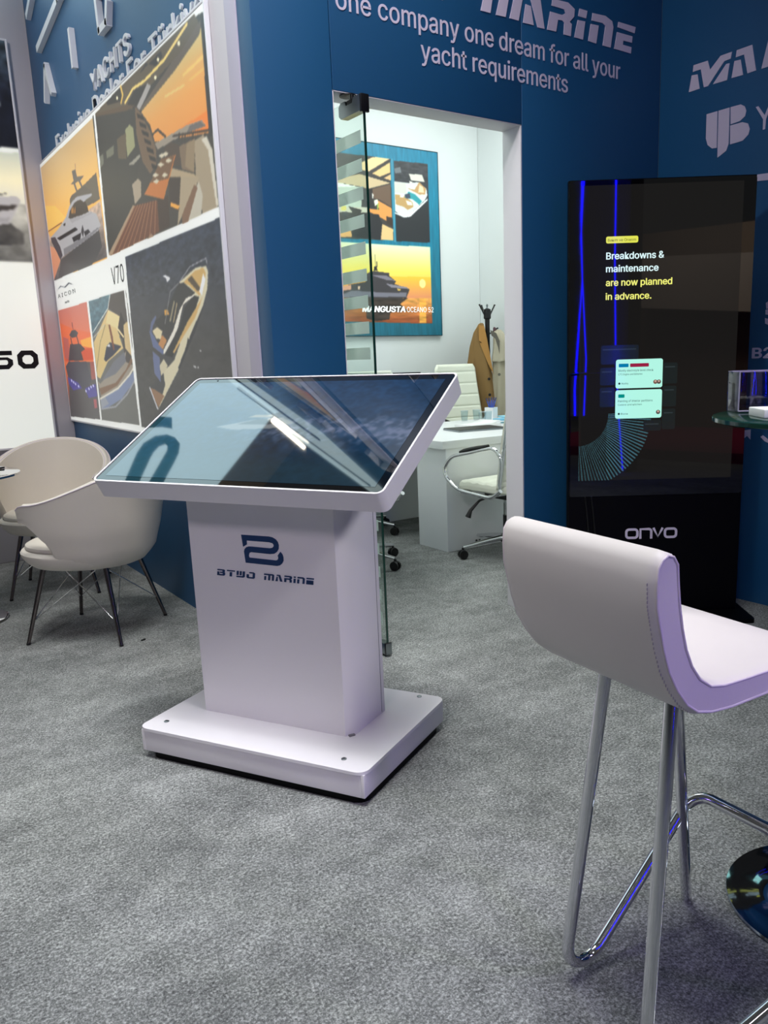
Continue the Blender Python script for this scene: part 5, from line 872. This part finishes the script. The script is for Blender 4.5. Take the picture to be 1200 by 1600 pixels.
# coats: closed draped bodies; ax is the sideways axis in the picture plane, nf towards the viewer
AX, NF = Vector((.81, -.58, 0)), Vector((-.62, -.78, 0))
def drape(name, m, c0, rows, parent=None, folds=5, amp=.010, ph=0, th=.55, n=44):
    """rows: (z, centre offset sideways, halfwidth, halfdepth)"""
    def fn(u, v):
        i = v*(len(rows)-1); k = min(int(i), len(rows)-2); f_ = i-k; z, cxo, hw, hd_ = [lerp(rows[k][q], rows[k+1][q], f_) for q in range(4)]
        a = u*2*PI; w = 1+amp/max(hw, .02)*math.sin(folds*a+ph+z*3)*(1-v*.7)
        return tuple(Vector(c0)+AX*(cxo+math.cos(a)*hw*w)+NF*(math.sin(a)*hd_*w)+Vector((0, 0, z+.004*math.sin(a*folds))))
    b2 = B(); b2.grid(fn, n, 40, closed_u=True)
    vs = [fn(k/n, 1) for k in range(n)]; b2.add(vs, [tuple(range(n))]); vs = [fn(k/n, 0) for k in range(n)]; b2.add(vs, [tuple(range(n))[::-1]])
    return b2.obj(name, m, parent)
tc_ = thing('tan_overcoat', 'tan wool overcoat with dark buttons hanging left on the coat stand', 'coat', (CX-.02, CY-.03, 0))
drape('coat_body', M_TAN, (-.02, -.02, 0), [(.60, .02, .070, .045), (.85, .0, .076, .05), (1.0, -.03, .084, .052), (1.15, -.058, .084, .05), (1.35, -.078, .070, .046), (1.46, -.074, .056, .040), (1.52, -.066, .042, .034), (1.555, -.06, .026, .024), (1.565, -.056, .008, .008)], tc_, 4, .012)
drape('sleeve', M_TAN, (-.02, -.02, 0), [(.92, -.175, .030, .03), (1.15, -.160, .036, .035), (1.35, -.130, .036, .036), (1.48, -.10, .028, .03), (1.54, -.082, .010, .012)], tc_, 3, .008, 1)
def plate(pts, name, m, parent, off=.062, th=.006):
    """flat cloth flap in the plane of the coat front: (sideways, z)"""
    M_ = Matrix((AX.normalized(), Vector((0, 0, 1)), NF.normalized())).transposed().to_4x4(); M_.translation = NF*off; b2 = B(); fan(b2, pts, 0, th, M_); return b2.obj(name, m, parent)
M_TAN2 = mat('tan_wool_lapel', (172, 128, 74), .9, bump=.2, bscale=120, var=.06, vscale=8, spec=.15)
plate([(-.085, 1.55), (-.035, 1.54), (-.012, 1.43), (.045, 1.10), (-.005, 1.20), (-.078, 1.385), (-.055, 1.39), (-.085, 1.41)], 'lapel', M_TAN2, tc_, .074)
for x, z in ((.002, 1.06), (.006, .915)):
    b2 = B(); M_ = Matrix((AX.normalized(), Vector((0, 0, 1)), NF.normalized())).transposed().to_4x4(); M_.translation = NF*.080+AX.normalized()*x+Vector((0, 0, z)); b2.prism(arc((0, 0), .013, 0, 2*PI, 16)[:-1], 0, .005, M_); b2.obj('button', M_BLACK, tc_)
tn = thing('trench_coat', 'pale beige trench coat hanging right on the coat stand', 'coat', (CX-.035, CY-.03, 0))
drape('coat_body', M_TRENCH, (.05, -.06, 0), [(.58, .06, .075, .045), (.85, .055, .078, .05), (1.10, .05, .072, .05), (1.30, .045, .060, .05), (1.42, .03, .045, .045), (1.48, .02, .028, .03), (1.50, .02, .008, .008)], tn, 5, .012, 2)
drape('sleeve', M_TRENCH, (.09, -.11, 0), [(.75, .075, .026, .03), (1.0, .07, .030, .036), (1.20, .06, .034, .04), (1.32, .05, .030, .038), (1.38, .04, .012, .018)], tn, 3, .007)
M_TR2 = mat('trench_flap', (184, 176, 156), .85, bump=.15, bscale=80, var=.06, vscale=8, spec=.2)
drape('shoulder_cape', M_TR2, (.05, -.075, 0), [(1.215, .045, .088, .058), (1.225, .045, .090, .062), (1.30, .045, .080, .062), (1.40, .04, .062, .055), (1.47, .03, .040, .040), (1.50, .025, .018, .018)], tn, 6, .010, 1)
plate([(.03, 1.50), (.085, 1.47), (.115, 1.40), (.112, 1.28), (.10, 1.34), (.075, 1.42), (.04, 1.45)], 'hood_fold', mat('trench_lining', (96, 92, 84), .9), tn, .130, .01)
b2 = B(); M_ = Matrix((AX.normalized(), Vector((0, 0, 1)), NF.normalized())).transposed().to_4x4(); M_.translation = NF*.175+AX.normalized()*.105+Vector((0, 0, 1.10)); b2.prism(arc((0, 0), .013, 0, 2*PI, 16)[:-1], 0, .005, M_); b2.obj('button', mat('horn_button', (90, 86, 76), .4), tn)
sc = drape('patterned_scarf', M_PATT, (CX+.015, CY-.085, 0), [(1.20, .012, .016, .012), (1.35, .012, .018, .014), (1.46, .010, .020, .014), (1.515, .0, .014, .012), (1.525, -.004, .006, .006)], None, 3, .003)
tag(sc, 'narrow dark patterned scarf between the two hanging coats', 'scarf')
# ================================================================== ODDS AND ENDS
b2 = B(); b2.box((0, 0, .004), (.022, .006, .006), .001, .3); b2.box((.009, .007, .005), (.006, .014, .004), .001); sp_ = b2.obj('floor_scrap', M_BLACK); sp_.location = (1.02, 3.80, 0); tag(sp_, 'tiny dark scrap lying on the carpet beside the nearer armchair', 'scrap')
# the hall behind the photographer (seen only mirrored): column with blue neon strands, beige stand, magenta carpet
M_NEON = emis('blue_neon', (8, 6, 255), 34.0)
NE = [[(.52, -1.64, 3.4), (.50, -1.64, 2.6), (.51, -1.66, 2.0), (.43, -1.66, .9), (.43, -1.67, .62)], [(.54, -1.66, 3.4), (.49, -1.66, 2.4), (.50, -1.68, 2.0), (.54, -1.70, 1.2), (.52, -1.70, .62)], [(.80, -1.80, 3.4), (.78, -1.84, 2.2), (.79, -1.87, 1.3), (.82, -1.89, .7), (.88, -1.90, .03)]]
nc = thing('neon_column', 'dark column behind the photographer carrying three blue neon strands', 'column', (.62, -2.05, 0))
B().box((0, -.05, 2.2), (.55, .3, 4.4), .01).obj('column', mat('deep_blue_cloth', (14, 16, 46), .6), nc)
for q in NE:
    b2 = B(); b2.tube([Vector(p)-Vector((.62, -2.05, 0)) for p in smoothpath(q, .5, 6)], .007, 10); b2.obj('neon_strand', M_NEON, nc)
hb = thing('opposite_stand', 'beige boat stand across the aisle behind the photographer', 'stand', (1.5, -6.2, 0))
B().box((0, 0, 1.5), (5.5, .2, 3.0), .01).obj('back_wall', mat('beige_board', (120, 104, 88), .6), hb)
B().box((0, 1.6, .06), (5.5, 3.0, .12), .005).obj('magenta_platform', mat('magenta_carpet', (150, 30, 70), .9), hb)
hl = B(); hl.prism([(-2.2, 1.9), (1.2, 1.6), (2.4, 2.35), (-2.2, 2.6)], 0, .6, frame((0, .2, 0), (1, 0, 0), (0, 0, 1), (0, 1, 0))); hl.obj('boat_hull', mat('hull_cream', (170, 160, 150), .2), hb)

hw_ = struct('wall_hall', B().box((0, 12, 6), (30, .2, 12), .01), mat('hall_wall', (150, 140, 124), .8))
